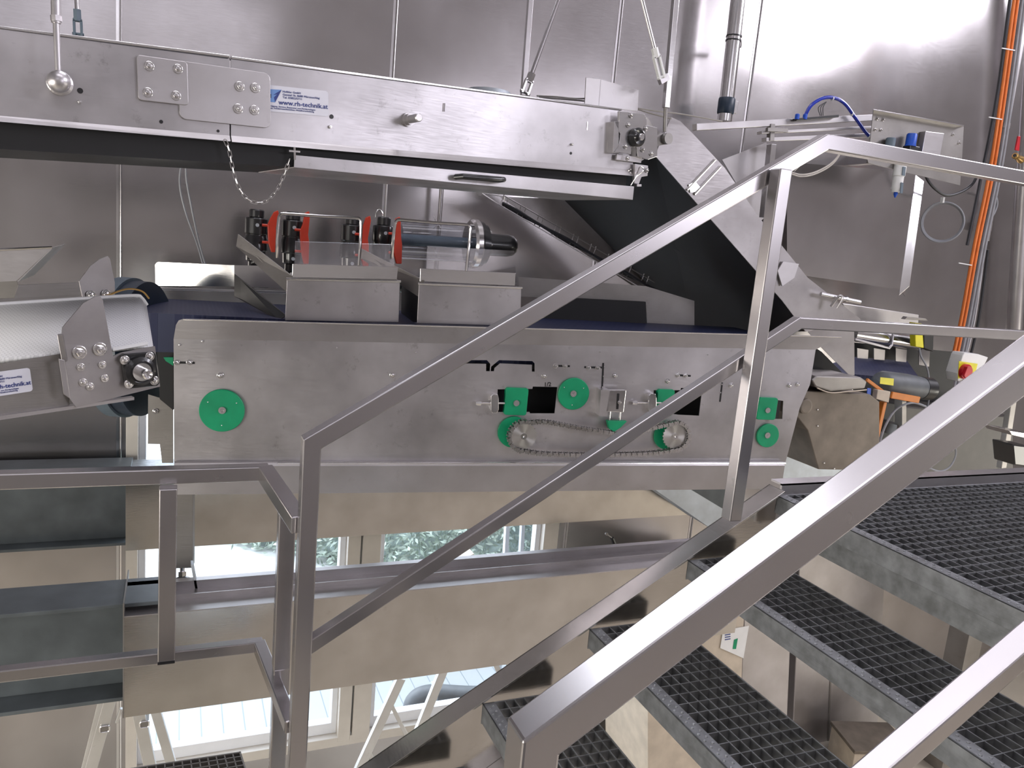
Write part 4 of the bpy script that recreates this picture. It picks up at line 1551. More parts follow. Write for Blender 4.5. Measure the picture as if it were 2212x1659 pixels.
def stringer(y0, y1, name, mat):
    # channel: sloped web and flanges
    d = V((RUN, 0, RISE)).normalized()
    n = V((-d.z, 0, d.x))
    p1 = V((1.70, 0, NZ+.018))
    L_ = 2.6
    p0 = p1-d*L_
    bm = BM()
    for a, b, ya, yb in ((0, -.006, y0, y1), (-.25, -.256, y0, y1)):
        prism(bm, [V((p.x, ya, p.z))+n*k for p, k in ((p0, a), (p1, a), (p1, b), (p0, b))], V((0, yb-ya, 0)))
    prism(bm, [V((p.x, y1-.006, p.z))+n*k for p, k in ((p0, 0), (p1, 0), (p1, -.25), (p0, -.25))], V((0, .006, 0)))
    return obj(name, bm, mat, st_, .001)


stringer(YF-.035, YF+.035, 'stringer', CLAD)


def tread(i):
    x = NX-RUN*(i+1)
    z = NZ-RISE*(i+1)
    y0, y1 = YN-.10, YF-.03
    dp = .27
    t = bpy.data.objects.new('tread', None)
    C.objects.link(t)
    t.parent = st_
    t.location = V((x, y0, z))-wloc(st_)
    bm = BM()
    n_long = 8
    for k in range(1, n_long):
        xx = x+.035+(dp-.035)*k/n_long
        box(bm, (xx-.0012, y0, z-.032), (xx+.0012, y1, z-.001))
    n_c = 32
    for k in range(1, n_c):
        yy = y0+(y1-y0)*k/n_c
        box(bm, (x+.03, yy-.0012, z-.028), (x+dp, yy+.0012, z-.0005))
    obj('grating', bm, GALV, t)
    bm = BM()
    box(bm, (x, y0, z-.055), (x+.003, y1, z))
    box(bm, (x, y0, z-.003), (x+.035, y1, z))
    box(bm, (x+dp-.003, y0, z-.035), (x+dp, y1, z))
    box(bm, (x, y1-.003, z-.06), (x+dp, y1, z))
    box(bm, (x, y0, z-.06), (x+dp, y0+.003, z))
    obj('edge_frame', bm, GALV, t, .0008)
    bm = BM()
    for k in range(52):
        for r_ in (0, 1):
            yy = y0+.012+(y1-y0-.02)*(k+.5*r_)/52
            lathe(bm, V((x+.011+.013*r_, yy, z-.0008)), Z, [(0, .0042), (.0022, .0032), (.0012, .0014)], 8)
    obj('nosing_dimple', bm, GALV, t)['kind'] = 'stuff'
    return t


for i in range(4):
    tread(i)

# landing
ld = thing('landing', V((2.3, 1.2, NZ-.05)), 'grating landing at the top of the stairs on the right', 'landing')
bm = BM()
lx0, lx1, ly0, ly1 = NX, 3.6, .35, YF-.02
n1 = int((lx1-lx0)/.034)
for k in range(1, n1):
    xx = lx0+.035+(lx1-lx0-.035)*k/n1
    box(bm, (xx-.0012, ly0, NZ-.032), (xx+.0012, ly1, NZ-.001))
n2 = int((ly1-ly0)/.036)
for k in range(1, n2):
    yy = ly0+(ly1-ly0)*k/n2
    box(bm, (lx0+.03, yy-.0012, NZ-.028), (lx1, yy+.0012, NZ-.0005))
obj('grating', bm, GALV, ld)
bm = BM()
box(bm, (lx0, ly0, NZ-.055), (lx0+.003, ly1, NZ))
box(bm, (lx0, ly0, NZ-.003), (lx0+.035, ly1, NZ))
box(bm, (lx0, ly1-.003, NZ-.05), (lx1, ly1, NZ))
box(bm, (lx0+.30, ly0, NZ-.05), (lx0+.306, ly1, NZ-.001))
obj('edge_frame', bm, GALV, ld, .0008)
bm = BM()
for k in range(66):
    for r_ in (0, 1):
        yy = ly0+.012+(ly1-ly0-.02)*(k+.5*r_)/66
        lathe(bm, V((lx0+.011+.013*r_, yy, NZ-.0008)), Z, [(0, .0042), (.0022, .0032), (.0012, .0014)], 8)
obj('nosing_dimple', bm, GALV, ld)['kind'] = 'stuff'
bm = BM()
box(bm, (1.70, YF-.02, NZ-.12), (3.6, YF-.012, NZ+.035))
box(bm, (1.70, YF-.02, NZ+.03), (3.6, YF+.03, NZ+.036))
obj('kick_strip', bm, ST, ld)
obj('support_beam', box(BM(), (lx0+.04, ly0, NZ-.13), (lx0+.045, ly1, NZ-.055)), GALV, ld)

# ---- handrails
TW = .042


def rail(name, pts, parent, w=TW, h=TW, side=Y_, mat=None, bev=.003):
    return obj(name, sweep(BM(), pts, w, h, side), mat or TUBE, parent, bev)


fr = thing('handrail', V((.29, YF, H-1.4)), 'far stair handrail of square tube, level above the landing', 'handrail')
top = [P(672, 955, YF), P(1777, 308, YF), P(2300, 402, YF)]
top[2].z = top[1].z-.006
top[2].x = 3.6
lo = P(665, 1760, YF)
lo = V((top[0].x, YF, lo.z))
rail('top_rail', [lo, V((top[0].x, YF, top[0].z)), top[1], top[2]], fr)
mid = [P(684, 1382, YF), P(1722, 697, YF), P(2300, 727, YF)]
m0, m1, m2 = mid
m0 = m0-(m1-m0).normalized()*.03
rail('middle_rail', [m0, m1, V((3.6, YF, m1.z))], fr, .034, .034)
pb, pt = V((1.553, YF-.048, H-.76)), P(1682, 365, YF-.048)
pt.y = YF-.048
rail('post', [V((P(1640, 700, YF-.048).x, YF-.048, H-.735)), V((P(1640, 700, YF-.048).x, YF-.048, pt.z-.0))], fr, TW, TW)
nr_ = thing('handrail', V((.33, YN, H-1.0)), 'near stair handrail of thick square tube crossing the foreground', 'handrail')
n0, n1_ = P(1152, 1590, YN), P(2240, 767, YN)
rail('top_rail', [V((n0.x, YN, n0.z-.75)), V((n0.x, YN, n0.z)), n0+(n1_-n0)*((1.66-n0.x)/(n1_.x-n0.x)), V((3.6, YN, (n0+(n1_-n0)*((1.66-n0.x)/(n1_.x-n0.x))).z))], nr_, TW, TW)
a, b = P(1868, 1690, YN), P(2240, 1368, YN)
mb_ = a+(b-a)*((1.64-a.x)/(b.x-a.x))
rail('middle_rail', [a-(b-a)*((a.x-n0.x-.01)/(b.x-a.x)), mb_, V((3.6, YN, mb_.z))], nr_, .036, .030)
rail('post', [V((1.62, YN-.045, H-.73)), V((1.62, YN-.045, (n0+(n1_-n0)*((1.62-n0.x)/(n1_.x-n0.x))).z))], nr_, TW, TW)

# ---- left platform railing
lr = thing('platform_railing', V((-.5, 2.25, H-1.7)), 'level square tube railing on the left bending towards the stair post', 'railing')
YL = 2.25
zT, zM = P(580, 1019, YL).z, P(567, 1392, YL).z
cor = V((P(580, 1019, YL).x, YL, zT))
pe = V((.262, YF+.02, zT))
rail('top_rail', [V((-1.9, YL, zT)), cor, ], lr, TW, TW)
bm = BM()
sweep(bm, [cor+V((-.01, .0, 0)), V((.275, YF+.03, zT-.005))], TW, TW, Z)
obj('top_rail_return', bm, TUBE, lr, .003)
corM = V((P(567, 1392, YL).x, YL, zM))
rail('middle_rail', [V((-1.9, YL, zM)), corM], lr, .034, .034)
obj('middle_rail_return', sweep(BM(), [corM+V((-.01, 0, 0)), V((.275, YF+.03, zM-.004))], .034, .034, Z), TUBE, lr, .003)
px_ = P(362, 1200, YL-.04).x
rail('post', [V((px_, YL-.045, zT-.02)), V((px_, YL-.045, P(362, 1420, YL-.04).z))], lr, .04, .045)
obj('end_cap', box(BM(), (px_-.022, YL-.066, P(362, 1420, YL-.04).z-.006), (px_+.022, YL-.024, P(362, 1420, YL-.04).z)), BLK, lr)
pz = V((.262, 2.0, 0))
x_ = P(612, 1300, 2.0).x
rail('post', [V((x_, 2.0, zT-.03)), V((x_, 2.0, P(612, 1440, 2.0).z))], lr, .04, .043)
x2 = P(606, 1550, 2.02).x
rail('lower_post', [V((x2, 2.05, P(606, 1428, 2.05).z)), V((x2, 2.05, P(606, 1800, 2.05).z))], lr, .04, .043)
# lower tread / tray at bottom left
lw = thing('lower_step', P(420, 1650, 1.9), 'dark grating step at the bottom edge of the left side', 'step')
bm = BM()
z_ = P(520, 1628, 1.95).z
q = [PZ(260, 1662, z_), PZ(520, 1623, z_), PZ(545, 1700, z_), PZ(250, 1760, z_)]
for a, b in zip(q, q[1:]+q[:1]):
    prism(bm, [a, b, b-Z*.05, a-Z*.05], (b-a).cross(Z).normalized()*.004)
obj('edge_frame', bm, DRK, lw)
bm = BM()
for k in range(1, 14):
    s = k/14
    bar(bm, q[0].lerp(q[1], s)-Z*.016, q[3].lerp(q[2], s)-Z*.016, .003, .03, X)
for k in range(1, 8):
    s = k/8
    bar(bm, q[0].lerp(q[3], s)-Z*.016, q[1].lerp(q[2], s)-Z*.016, .003, .03, Y_)
obj('grating', bm, DRK, lw)

# ================================================================== LADDERS
def leg_bar(bm, p, q, w, h):
    bar(bm, p, q, w, h)


la = thing('step_ladder', V((-.05, 3.3, .3)), 'paint-spattered aluminium step ladder at the lower left', 'ladder')
pl = YP(3.15)


def strut(name, a, b, w, h, parent, mat=ALU, Yd=3.15, side=Y_):
    return obj(name, bar(BM(), P(*a, Yd), P(*b, Yd), w, h, side), mat, parent, .002)


strut('rail', (241, 1500), (188, 1690), .03, .045, la)
strut('rail', (230, 1474), (176, 1690), .03, .030, la, Yd=3.45)
strut('rail', (300, 1540), (332, 1690), .03, .045, la)
strut('rail', (335, 1530), (382, 1690), .03, .040, la, Yd=3.45)
for (x, y) in ((226, 1575), (312, 1565)):
    bm = BM()
    c = P(x, y, 3.13)
    fr_ = [c+V((a, 0, b)) for a, b in rrect(.034, .026, .008)]
    tube(bm, fr_+[fr_[0]], .0028, 6, caps=False)
    obj('rung_end', bm, BRI, la)
    obj('rung', prism(BM(), [c+V((a, .0, b)) for a, b in rrect(.03, .022, .006)], V((0, .30, 0))), DRK, la)
obj('rail_cap', prism(BM(), [P(230, 1500, 3.12), P(256, 1502, 3.12), P(258, 1512, 3.12), P(229, 1510, 3.12)], Y_*.035), NAVY, la)
strut('stay', (252, 1560), (262, 1530), .02, .012, la)
lb = thing('step_ladder', V((.6, 3.6, .3)), 'aluminium ladder leaning by the window below the fascia in the centre', 'ladder')
strut('rail', (866, 1464), (762, 1690), .03, .045, lb, Yd=3.5)
strut('rail', (960, 1440), (880, 1640), .03, .045, lb, Yd=3.5)
strut('rung', (838, 1508), (884, 1600), .02, .02, lb, Yd=3.5)
strut('rung', (790, 1612), (832, 1690), .02, .02, lb, Yd=3.5)
strut('rail', (1096, 1428), (1115, 1470), .03, .03, lb, Yd=3.75)
strut('stay', (1068, 1430), (1100, 1500), .02, .03, lb, Yd=3.8)

# ================================================================== RIGHT HAND CLUSTER
t = thing('wall_pipe', P(1570, 262, 4.0), 'upright stainless pipe with clamps on the back wall', 'pipe')
pt0, pt1 = P(1603, -80, 4.0), P(1565, 262, 4.0)
obj('pipe', tube(BM(), [up_to(pt0, pt1), pt1], .042, 28), BRI, t, smooth=True)


def onpipe(y):
    a, b = pt0, pt1
    s = (y+80)/342
    return a.lerp(b, s)


c = onpipe(82)
cl1 = obj('pipe_clamp', lathe(lathe(BM(), c-Z*.008, Z, [(-.004, .046), (.004, .046)], 28), c+Z*.016, Z, [(-.004, .046), (.004, .046)], 28), BLK, t)
obj('clamp_bolt', bar(BM(), c+X*.04, c+V((.095, .06, -.01)), .02, .02), DRK, cl1)
c = onpipe(228)
cl2 = obj('rubber_sleeve', lathe(BM(), c, Z, [(-.045, .046), (-.04, .049), (.04, .049), (.045, .046)], 28), NAVY, t, smooth=True)
obj('sleeve_clamp', obox(BM(), c+V((.055, -.01, 0)), X, Z, Y_, .03, .07, .02), BRI, cl2, .002)

# conduit with orange cables
cb = thing('cable_conduit', P(2100, 560, 3.9), 'upright cable strut with orange and grey cables in front of the wall', 'conduit')
pth = [(2196, -40), (2164, 200), (2138, 370), (2105, 530), (2078, 680), (2052, 800), (2032, 880)]
pl = YP(3.7)
for k, (dx, r_, mt, of) in enumerate(((0, .011, ORG, .05), (8, .010, ORG, .045), (17, .012, CAB, .02), (-10, .010, CABK, .04), (24, .009, CAB, .03))):
    pts = []
    for i, (x, y) in enumerate(pth):
        if mt is CABK and i > 3: break
        pts.append(pl.at(x+dx*(1 if mt is not CABK else (1.6 if i > 1 else .9)), y, of))
    pts.insert(0, up_to(pts[0], pts[1]))
    obj('cable', tube(BM(), smoothpath(pts, 4), r_, 8), mt, cb, smooth=True)
bm = BM()
bar(bm, up_to(pl.at(2226, -40, -.02), pl.at(2128, 520, -.02)), pl.at(2128, 520, -.02), .03, .045)
obj('strut', bm, ST, cb, .002)
bm = BM()
for x, y in ((2178, 106), (2150, 255), (2085, 570)):
    bar(bm, pl.at(x-14, y-2, .06), pl.at(x+14, y+3, .06), .006, .006)
obj('cable_tie', bm, WHT, cb)
bm = BM()
obox(bm, pl.at(2168, 272, 0), X, Z, Y_, .06, .035, .05)
obj('strut_clamp', bm, DRK, cb, .002)
for k in range(3):
    obj('grey_cable', tube(BM(), smoothpath([pl.at(2118+8*k, 540, .01), pl.at(2096+9*k, 690, .01), pl.at(2068+10*k, 800, .01), pl.at(2040+9*k, 900, .01)], 4), .009, 8), (CAB, ST, CABK)[k], cb, smooth=True)

t = thing('drain_standpipe', P(2190, 700, 4.05), 'broad pale upright pipe at the right frame edge', 'pipe')
obj('pipe', tube(BM(), [up_to(P(2226, 180, 4.05), P(2190, 720, 4.05)), P(2190, 720, 4.05)], .055, 24), ST, t, smooth=True)

# pneumatic panel
PP = YP(3.4)
pn = thing('pneumatic_panel', PP.at(1985, 340), 'stainless mounting panel with blue regulator knob and filter bowl', 'panel')
bm = BM()
plate(bm, PP, [(1887, 237), (1900, 237), (2082, 273), (2078, 345), (2074, 400), (1872, 352), (1876, 340)], .004)
bm2 = bm
obj('mount_plate', bm, DRK, pn)
obj('top_lip', prism(BM(), [PP.at(1887, 237), PP.at(2082, 272), PP.at(2082, 272, .035), PP.at(1887, 238, .035)], Z*.004), BRI, pn)
kn = obj('regulator_knob', lathe(BM(), PP.at(1966, 316, .045), Z, [(0, .030), (.006, .030), (.008, .028), (.062, .028), (.068, .024), (.07, .01)], 24), BLU, pn, smooth=True)
obj('regulator_body', obox(BM(), PP.at(1968, 322, .04), X, Z, Y_, .075, .03, .05), BLK, pn, .003)
obj('gauge', lathe(BM(), PP.at(1922, 316, .03), Z, [(-.02, .026), (.04, .026), (.045, .022)], 20), GREYB, pn, smooth=True)
obj('valve_block', plate(BM(), PP, [(2000, 283), (2040, 288), (2030, 345), (1990, 338)], .04, .04), ST, pn, .003)
for x, y in ((1895, 256), (1908, 258), (1891, 279), (1903, 280), (2059, 290), (2072, 308)):
    bolt(pn, PP.at(x, y, .001), PP.n, .010)
c = PP.at(1946, 352, .04)
fbw = obj('filter_bowl', lathe(BM(), c, -Z, [(0, .033), (.07, .033), (.075, .029), (.14, .029), (.145, .026), (.16, .022)], 24), WHT, pn, smooth=True)
obj('drain_tip', lathe(BM(), c-Z*.16, -Z, [(0, .010), (.01, .012), (.03, .003)], 12), BLU, fbw)
obj('sight_slot', plate(BM(), PP, [(1951, 360), (1957, 361), (1955, 380), (1949, 379)], .004, .077), GREYB, fbw)
obj('sight_slot', plate(BM(), PP, [(1947, 394), (1952, 395), (1950, 418), (1945, 417)], .004, .075), GREYB, fbw)
obj('wall_standoff', bar(BM(), PP.at(2060, 330, -.01), PP.at(2060, 330, -.01)+V((0, YW-3.41, 0)), .06, .06, X), ST, pn)
obj('lower_plate', plate(BM(), PP, [(1873, 341), (1945, 355), (1940, 368), (1876, 352)], .006, .02), DRK, pn)

# horizontal bracket frame left of panel
bf = thing('support_bracket', P(1700, 280, 3.6), 'level steel support arms carrying the blue hose fittings', 'bracket')
BF = YP(3.55)
bm = BM()
for a, b, hh in (((1500, 275), (1890, 254), .034), ((1640, 287), (1890, 275), .014), ((1650, 302), (1880, 292), .020)):
    pa, pb = BF.at(*a), BF.at(*b)
    bar(bm, pa, pb, .04, hh)
obj('arm', bm, ST, bf, .002)
bm = BM()
bar(bm, BF.at(1666, 268, .01), BF.at(1664, 305, .01), .03, .03)
bar(bm, BF.at(1656, 280, .03), BF.at(1700, 282, .03), .02, .02)
obj('swivel_clamp', bm, DRK, bf, .002)
obj('upright', bar(BM(), BF.at(1667, 312), BF.at(1650, 470), .04, .035), BRI, bf, .002)
bm = BM()
prism(bm, [BF.at(1560, 345, -.1), BF.at(1656, 308, -.1), BF.at(1652, 470, -.1), BF.at(1640, 480, -.1)], Y_*.004)
obj('gusset_sheet', bm, DRK if False else ST, bf)
hs = thing('air_hose', P(1800, 215, 3.5), 'arched blue air hose running to the pneumatic panel', 'hose')
obj('hose', tube(BM(), smoothpath([BF.at(*q, .05) for q in ((1740, 248), (1752, 228), (1775, 213), (1800, 211), (1825, 224), (1850, 258), (1872, 288), (1895, 308), (1930, 320))]), .0095, 10), HOSE, hs, smooth=True)
obj('fitting', lathe(BM(), BF.at(1722, 252, .05), Z, [(-.014, .012), (.010, .012), (.014, .009)], 14), BLU, hs)
obj('fitting', lathe(BM(), BF.at(1739, 252, .05), Z, [(-.014, .012), (.010, .012), (.014, .009)], 14), BLU, hs)
obj('valve_strip', bar(BM(), BF.at(1716, 259, .04), BF.at(1808, 251, .04), .03, .014), BLK, hs, .002)
bm = BM()
for k in range(3):
    tube(bm, smoothpath([BF.at(1772+3*k, 250, .05), BF.at(1768+5*k, 232, .05), BF.at(1785, 220, .05)]), .0022, 5)
obj('thin_wire', bm, CABK, hs)
bm = BM()
for x, y in ((1798, 213), (1840, 246), (1876, 296)):
    lathe(bm, BF.at(x, y, .05), X, [(-.003, .012), (.003, .012)], 12)
obj('hose_tie', bm, WHT, hs)

# transparent loop of cable under the apex
t = thing('cable_loop', P(1760, 375, 3.4), 'pale plastic cable loop hanging under the handrail corner', 'cable')
pl = YP(3.4)
for k in (0, 1):
    obj('cable', tube(BM(), smoothpath([pl.at(*q) for q in ((1700, 372-4*k), (1728, 381-4*k), (1760, 376-4*k), (1795, 357-4*k), (1815, 330-2*k), (1816+2*k, 300))]), .0042, 6), CABC, t, smooth=True)
obj('cable', tube(BM(), smoothpath([pl.at(*q) for q in ((1716, 370), (1740, 345), (1752, 318))]), .002, 6), CABC, t)
# coil of grey cable and black hose
t = thing('cable_coil', P(2035, 480, 3.75), 'coiled grey cable hanging on the wall right of the filter bowl', 'cable')
pl = YP(3.75)
for k in range(3):
    cpt = pl.at(2036+2*k, 480)
    ring = [cpt+V((.80, -.60, 0))*(math.cos(a)*(.128-.004*k))+V((0, .006*k, math.sin(a)*(.128-.004*k))) for a in [2*math.pi*i/40 for i in range(41)]]
    obj('loop', tube(BM(), ring, .0055, 8, caps=False), CAB, t, smooth=True)
obj('tie', obox(BM(), pl.at(2036, 432, .01), X, Z, Y_, .016, .035, .02), WHT, t)
t = thing('black_hose', P(2040, 420, 3.7), 'sagging black hose from the pneumatic panel to the cable strut', 'hose')
pl = YP(3.7)
obj('hose', tube(BM(), smoothpath([pl.at(*q) for q in ((1995, 355), (2002, 385), (2020, 408), (2045, 422), (2075, 415), (2098, 400), (2108, 385))]), .009, 8), CABK, t, smooth=True)
t = thing('grey_conduit_loop', P(2150, 450, 4.1), 'faint grey cable arc against the wall right of the orange cables', 'cable')
obj('cable', tube(BM(), smoothpath([P(x, y, 4.12) for x, y in ((2130, 415), (2148, 420), (2154, 440), (2145, 465), (2132, 480))]), .008, 8), CAB, t, smooth=True)
obj('junction', obox(BM(), P(2130, 490, 4.12), X, Z, Y_, .07, .06, .05), DRK, t, .004)
# brass tap with red lever
t = thing('brass_tap', P(2200, 335, 3.6), 'brass tap with thin red lever at the right edge', 'tap')
c = P(2192, 336, 3.5)
obj('tap_body', lathe(BM(), c, V((1, .3, -.1)), [(0, .013), (.006, .019), (.03, .019), (.032, .013), (.07, .015), (.09, .022), (.12, .022)], 20), BRA, t, smooth=True)
obj('tap_mouth', lathe(BM(), c-V((.004, .002, 0)), V((1, .3, -.1)), [(-.001, .010), (.004, .010)], 18), BLK, t)
obj('lever', prism(BM(), [P(2194, 324, 3.47), P(2200, 294, 3.47), P(2205, 294, 3.47), P(2202, 326, 3.47)], Y_*.01), SWR, t, .002)

# folded splash sheet
sp_ = thing('splash_sheet', P(1850, 600, 4.0), 'large plain splash sheet with bright folded edge below the pneumatic panel', 'sheet')
pl = YP(3.85)
obj('sheet', plate(BM(), pl, [(1700, 350), (1975, 372), (1955, 640), (1945, 625), (1700, 590)], .004), WALL, sp_)
for a_ in ((1740, 420), (1900, 560)):
    q_ = pl.at(*a_, -.005)
    obj('standoff', bar(BM(), q_, V((q_.x, YW-.006, q_.z)), .02, .02, X), ST, sp_)
bm = BM()
prism(bm, [pl.at(1978, 378, .0), pl.at(1996, 392, .02), pl.at(1965, 618, .02), pl.at(1942, 638, .0)], Y_*.004)
obj('folded_edge', bm, BRI, sp_, .001)

# discharge end machinery
dm = thing('discharge_machine', P(1900, 760, 3.5), 'discharge guard box with bright roll and blue belt behind the middle rail', 'machine')
pl = YP(3.4)
obj('roll', tube(BM(), [pl.at(1840, 720), pl.at(1985, 742)], .045, 24), BRI, dm, smooth=True)
obj('roll_cover', plate(BM(), pl, [(1820, 655), (1985, 680), (1982, 735), (1845, 712)], .02, -.10), ST, dm, .003)
bm = BM()
tube(bm, [pl.at(1846, 733, .05), pl.at(1920, 752, .05), pl.at(1926, 745, .05), pl.at(1932, 700, .05)], .008, 10)
obj('bent_tube', bm, ST, dm, smooth=True)
for x in (1852, 1888, 1935, 1985):
    obj('finger_plate', plate(BM(), pl, [(x, 752), (x+24, 756), (x+22, 792), (x, 788)], .004, .0), MID, dm)
obj('back_guard', plate(BM(), pl, [(1845, 740), (2060, 760), (2060, 900), (1845, 850)], .01, -.08), RUB, dm)
bm = BM()
prism(bm, [pl.at(1755, 800, .25), pl.at(1990, 822, .25), pl.at(1960, 780, -.02), pl.at(1840, 770, -.02)], Z*-.02)
obj('blue_belt', bm, BBELT, dm)
t = thing('sensor_light', P(1985, 720, 3.3), 'yellow sensor housing behind the middle rail', 'sensor')
pl = YP(3.25)
obj('housing', plate(BM(), pl, [(1976, 697), (1992, 699), (1996, 752), (1978, 749)], .04), YEL, t, .004)
obj('lamp_lens', plate(BM(), pl, [(1960, 684), (2000, 688), (2005, 693), (1955, 690)], .03, .02), DRK, t, .002)
obj('cable', tube(BM(), smoothpath([pl.at(*q) for q in ((1986, 752), (1990, 770), (2004, 800), (2008, 850), (2000, 895))]), .005, 6), CAB, t, smooth=True)
obj('dark_backing', plate(BM(), pl, [(1996, 700), (2018, 706), (2016, 760), (1996, 752)], .05, -.02), RUB, t, .004)
# motor with yellow label on orange arms
mo = thing('gear_motor', P(1960, 880, 3.0), 'grey gear motor with yellow label on an orange bracket', 'motor')
pl = YP(3.0)
bm = BM()
a, b = pl.at(1900, 828), pl.at(1988, 838)
ax_ = (b-a)
lathe(bm, a, ax_, [(-.03, .02), (0, .06), (.02, .068), (ax_.length*.6, .068), (ax_.length, .060), (ax_.length+.005, .03)], 24)
obj('motor_body', bm, MOT, mo, smooth=True)
obj('motor_label', plate(BM(), pl, [(1902, 815), (1931, 818), (1930, 833), (1901, 829)], .002, .075), YEL, mo)
obj('fan_cover', lathe(BM(), b, ax_, [(0, .062), (.07, .062), (.08, .05)], 24), BLK, mo, smooth=True)
bm = BM()
bar(bm, pl.at(1872, 820, .09), pl.at(1912, 850, .09), .012, .018)
bar(bm, pl.at(1925, 853, .09), pl.at(1985, 864, .09), .012, .035)
bar(bm, pl.at(1908, 868, .09), pl.at(1882, 985, .09), .03, .024)
obj('orange_arm', bm, ORP, mo, .003)
obj('hinge_block', plate(BM(), pl, [(1896, 842), (1924, 846), (1920, 870), (1893, 862)], .03, .12), CARD, mo, .003)
q_ = pl.at(1945, 930)
obj('mount_foot', bar(BM(), q_, V((q_.x, 3.24, q_.z)), .06, .06, X), DRK, mo)
obj('mount_arm', bar(BM(), pl.at(1945, 860, .0), pl.at(1945, 990, .0), .05, .03), DRK, mo)
obj('blue_tag', plate(BM(), pl, [(1874, 838), (1882, 839), (1879, 874), (1872, 873)], .004, .10), BLU, mo)
bm = BM()
tube(bm, smoothpath([pl.at(*q, .05) for q in ((1895, 975), (1910, 925), (1935, 885), (1970, 870), (2000, 878))]), .006, 8)
tube(bm, smoothpath([pl.at(*q, .05) for q in ((2058, 945), (2065, 980), (2052, 1008), (2030, 1018), (2005, 1010))]), .005, 8)
obj('cable', bm, CAB, mo, smooth=True)
# collecting hopper with rounded shoulder
hp = thing('collecting_hopper', P(1820, 1000, 2.75), 'dark brown tapering hopper at the right end of the sorting conveyor', 'hopper')
pl = YP(2.75)
bm = BM()
plate(bm, pl, [(1722, 852), (1740, 845), (1765, 846), (1880, 852), (1900, 868), (1900, 1000), (1868, 1016), (1768, 1014), (1745, 930), (1722, 900), (1714, 872)], .35)
obj('hopper_body', bm, CONC, hp, .004)
obj('shoulder_ring', lathe(BM(), pl.at(1735, 876, .01), -Y_, [(0, .036), (.02, .036), (.022, .028)], 28), CONC, hp)
bm = BM()
plate(bm, pl, [(1754, 822), (1765, 812), (1860, 815), (1873, 824), (1868, 840), (1795, 846), (1762, 836)], .20, .03)
obj('inspection_cover', bm, DRK, hp, .006)
bm = BM()
tube(bm, smoothpath([pl.at(*q, .04) for q in ((1765, 838), (1793, 848), (1830, 846), (1872, 842))]), .003, 6)
obj('cover_wire', bm, CARD, hp)
for x, y in ((1766, 885), (1766, 920), (1802, 1012), (1780, 1000)):
    bolt(hp, pl.at(x, y, .001), pl.n, .006, washer=False, kind='dome')
# dark machine body between the hopper and the rail
db = thing('machine_housing', P(1960, 960, 3.2), 'dark machine housing behind the foreground handrail on the right', 'machine')
obj('housing', plate(BM(), YP(3.2), [(1880, 870), (2190, 900), (2190, 1030), (1880, 1030)], .4), DHS, db, .01)
obj('dark_panel', plate(BM(), YP(3.1), [(1878, 860), (1935, 870), (1925, 1010), (1868, 1010)], .05), RUB, db, .01)
obj('base_leg', box(BM(), (5.0, 3.3, 0), (5.15, 3.45, 2.2)), DRK, db)
# main switch
ms = thing('main_switch', P(2100, 790, 3.3), 'white switch box with red rotary knob on yellow plate', 'switch')
pl = YP(3.2)
obj('switch_box', plate(BM(), pl, [(2080, 768), (2084, 762), (2114, 765), (2135, 772), (2118, 806), (2070, 824), (2068, 806)], .08), WHT, ms, .004)
obj('yellow_plate', plate(BM(), pl, [(2072, 780), (2112, 786), (2106, 810), (2070, 818)], .003, .004), YEL, ms)
obj('rotary_knob', lathe(BM(), pl.at(2082, 802, .004), -Y_, [(0, .045), (.02, .045), (.022, .038), (.03, .036)], 28), SWR, ms, smooth=True)
obj('knob_grip', obox(BM(), pl.at(2085, 802, .036), V((.3, 0, 1)).normalized(), Y_, V((1, 0, -.3)).normalized(), .055, .02, .014), SWR, ms, .003)
# small machine at right edge
t = thing('foot_clamp', P(2190, 950, 2.4), 'dark clamp with bright bolt at the right edge above the landing', 'clamp')
pl = YP(2.2)
obj('clamp_body', plate(BM(), pl, [(2188, 960), (2230, 965), (2230, 1010), (2192, 1005)], .1), BLKM, t, .006)
obj('clamp_plate', plate(BM(), pl, [(2180, 930), (2230, 938), (2230, 950), (2186, 940)], .12), BRI, t, .002)
t = thing('frame_post', P(2170, 920, 2.7), 'dark upright steel post between the handrail and the landing at right', 'post')
obj('post', bar(BM(), P(2192, 820, 2.7), P(2163, 1010, 2.7), .03, .04), DRK, t, .002)
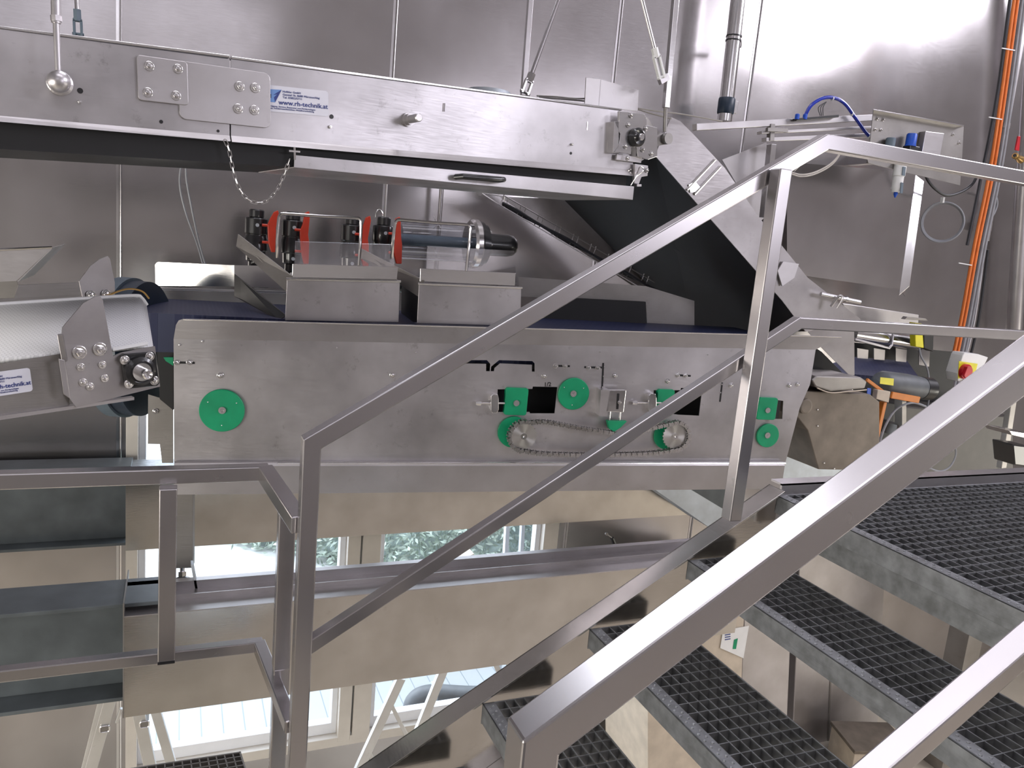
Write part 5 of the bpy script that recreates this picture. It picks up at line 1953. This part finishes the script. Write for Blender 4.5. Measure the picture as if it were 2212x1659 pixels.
# ================================================================== BELOW THE STAIRS
t = thing('control_cabinet', V((3.3, 3.4, 0)), 'beige steel cabinet with paper notices seen under the treads', 'cabinet')
pl = YP(3.3)
c0 = pl.at(1600, 1330)
obj('body', plate(BM(), pl, [(1400, 1300), (1608, 1320), (1590, 1800), (1400, 1800)], .5), CARD, t, .005)
obj('side_body', plate(BM(), pl, [(1608, 1320), (1710, 1330), (1690, 1800), (1590, 1800)], .48, -.02), ST, t, .005)
pt_ = obj('paper_notice', plate(BM(), pl, [(1562, 1362), (1618, 1352), (1606, 1422), (1556, 1400)], .002, .006), WHT, t)
obj('printed_mark', plate(BM(), pl, [(1586, 1382), (1594, 1379), (1590, 1402), (1583, 1402)], .001, .008), GRN, pt_)
bm = BM()
for k in range(4):
    plate(bm, pl, [(1566, 1366+k*5), (1578, 1364+k*5), (1578, 1366+k*5), (1566, 1368+k*5)], .001, .0075)
obj('printed_line', bm, INK, pt_)
t = thing('equipment_case', V((3.9, 3.6, 0)), 'grey steel case standing beside the beige cabinet', 'case')
pl = YP(3.82)
obj('case_body', plate(BM(), pl, [(1730, 1150), (1915, 1160), (1880, 1900), (1700, 1900)], .3), ST, t, .006)
obj('case_seam', plate(BM(), pl, [(1800, 1290), (1803, 1290), (1780, 1880), (1777, 1880)], .004, .004), DRK, t)
t = thing('storage_box', V((4.5, 3.5, 0)), 'brown box standing on the floor under the second tread', 'box')
bu, bv = V((.95, -.3, 0)).normalized(), V((.3, .95, 0)).normalized()
obj('box_body', obox(BM(), V((4.5, 3.5, .11)), bu, bv, Z, .42, .32, .22), CARD, t, .004)
obj('box_lid', obox(BM(), V((4.5, 3.5, .232)), bu, bv, Z, .44, .34, .025), CONC, t, .003)
# little black hook by the window
t = thing('wall_hook', P(1325, 1165, 3.9), 'small black rubber clip hanging on the fascia right of the window', 'clip')
pl = YP(3.92)
obj('clip', tube(BM(), smoothpath([pl.at(1322, 1162), pl.at(1326, 1172), pl.at(1331, 1184)]), .012, 8), BLK, t, smooth=True)
bm = BM()
tube(bm, smoothpath([pl.at(1309, 1152), pl.at(1316, 1158), pl.at(1324, 1164)]), .005, 6)
lathe(bm, pl.at(1310, 1153), -Y_, [(-.004, .010), (.008, .010)], 10)
tube(bm, [pl.at(1331, 1184), pl.at(1335, 1195)], .003, 6)
obj('clip_wire', bm, DRK, t)
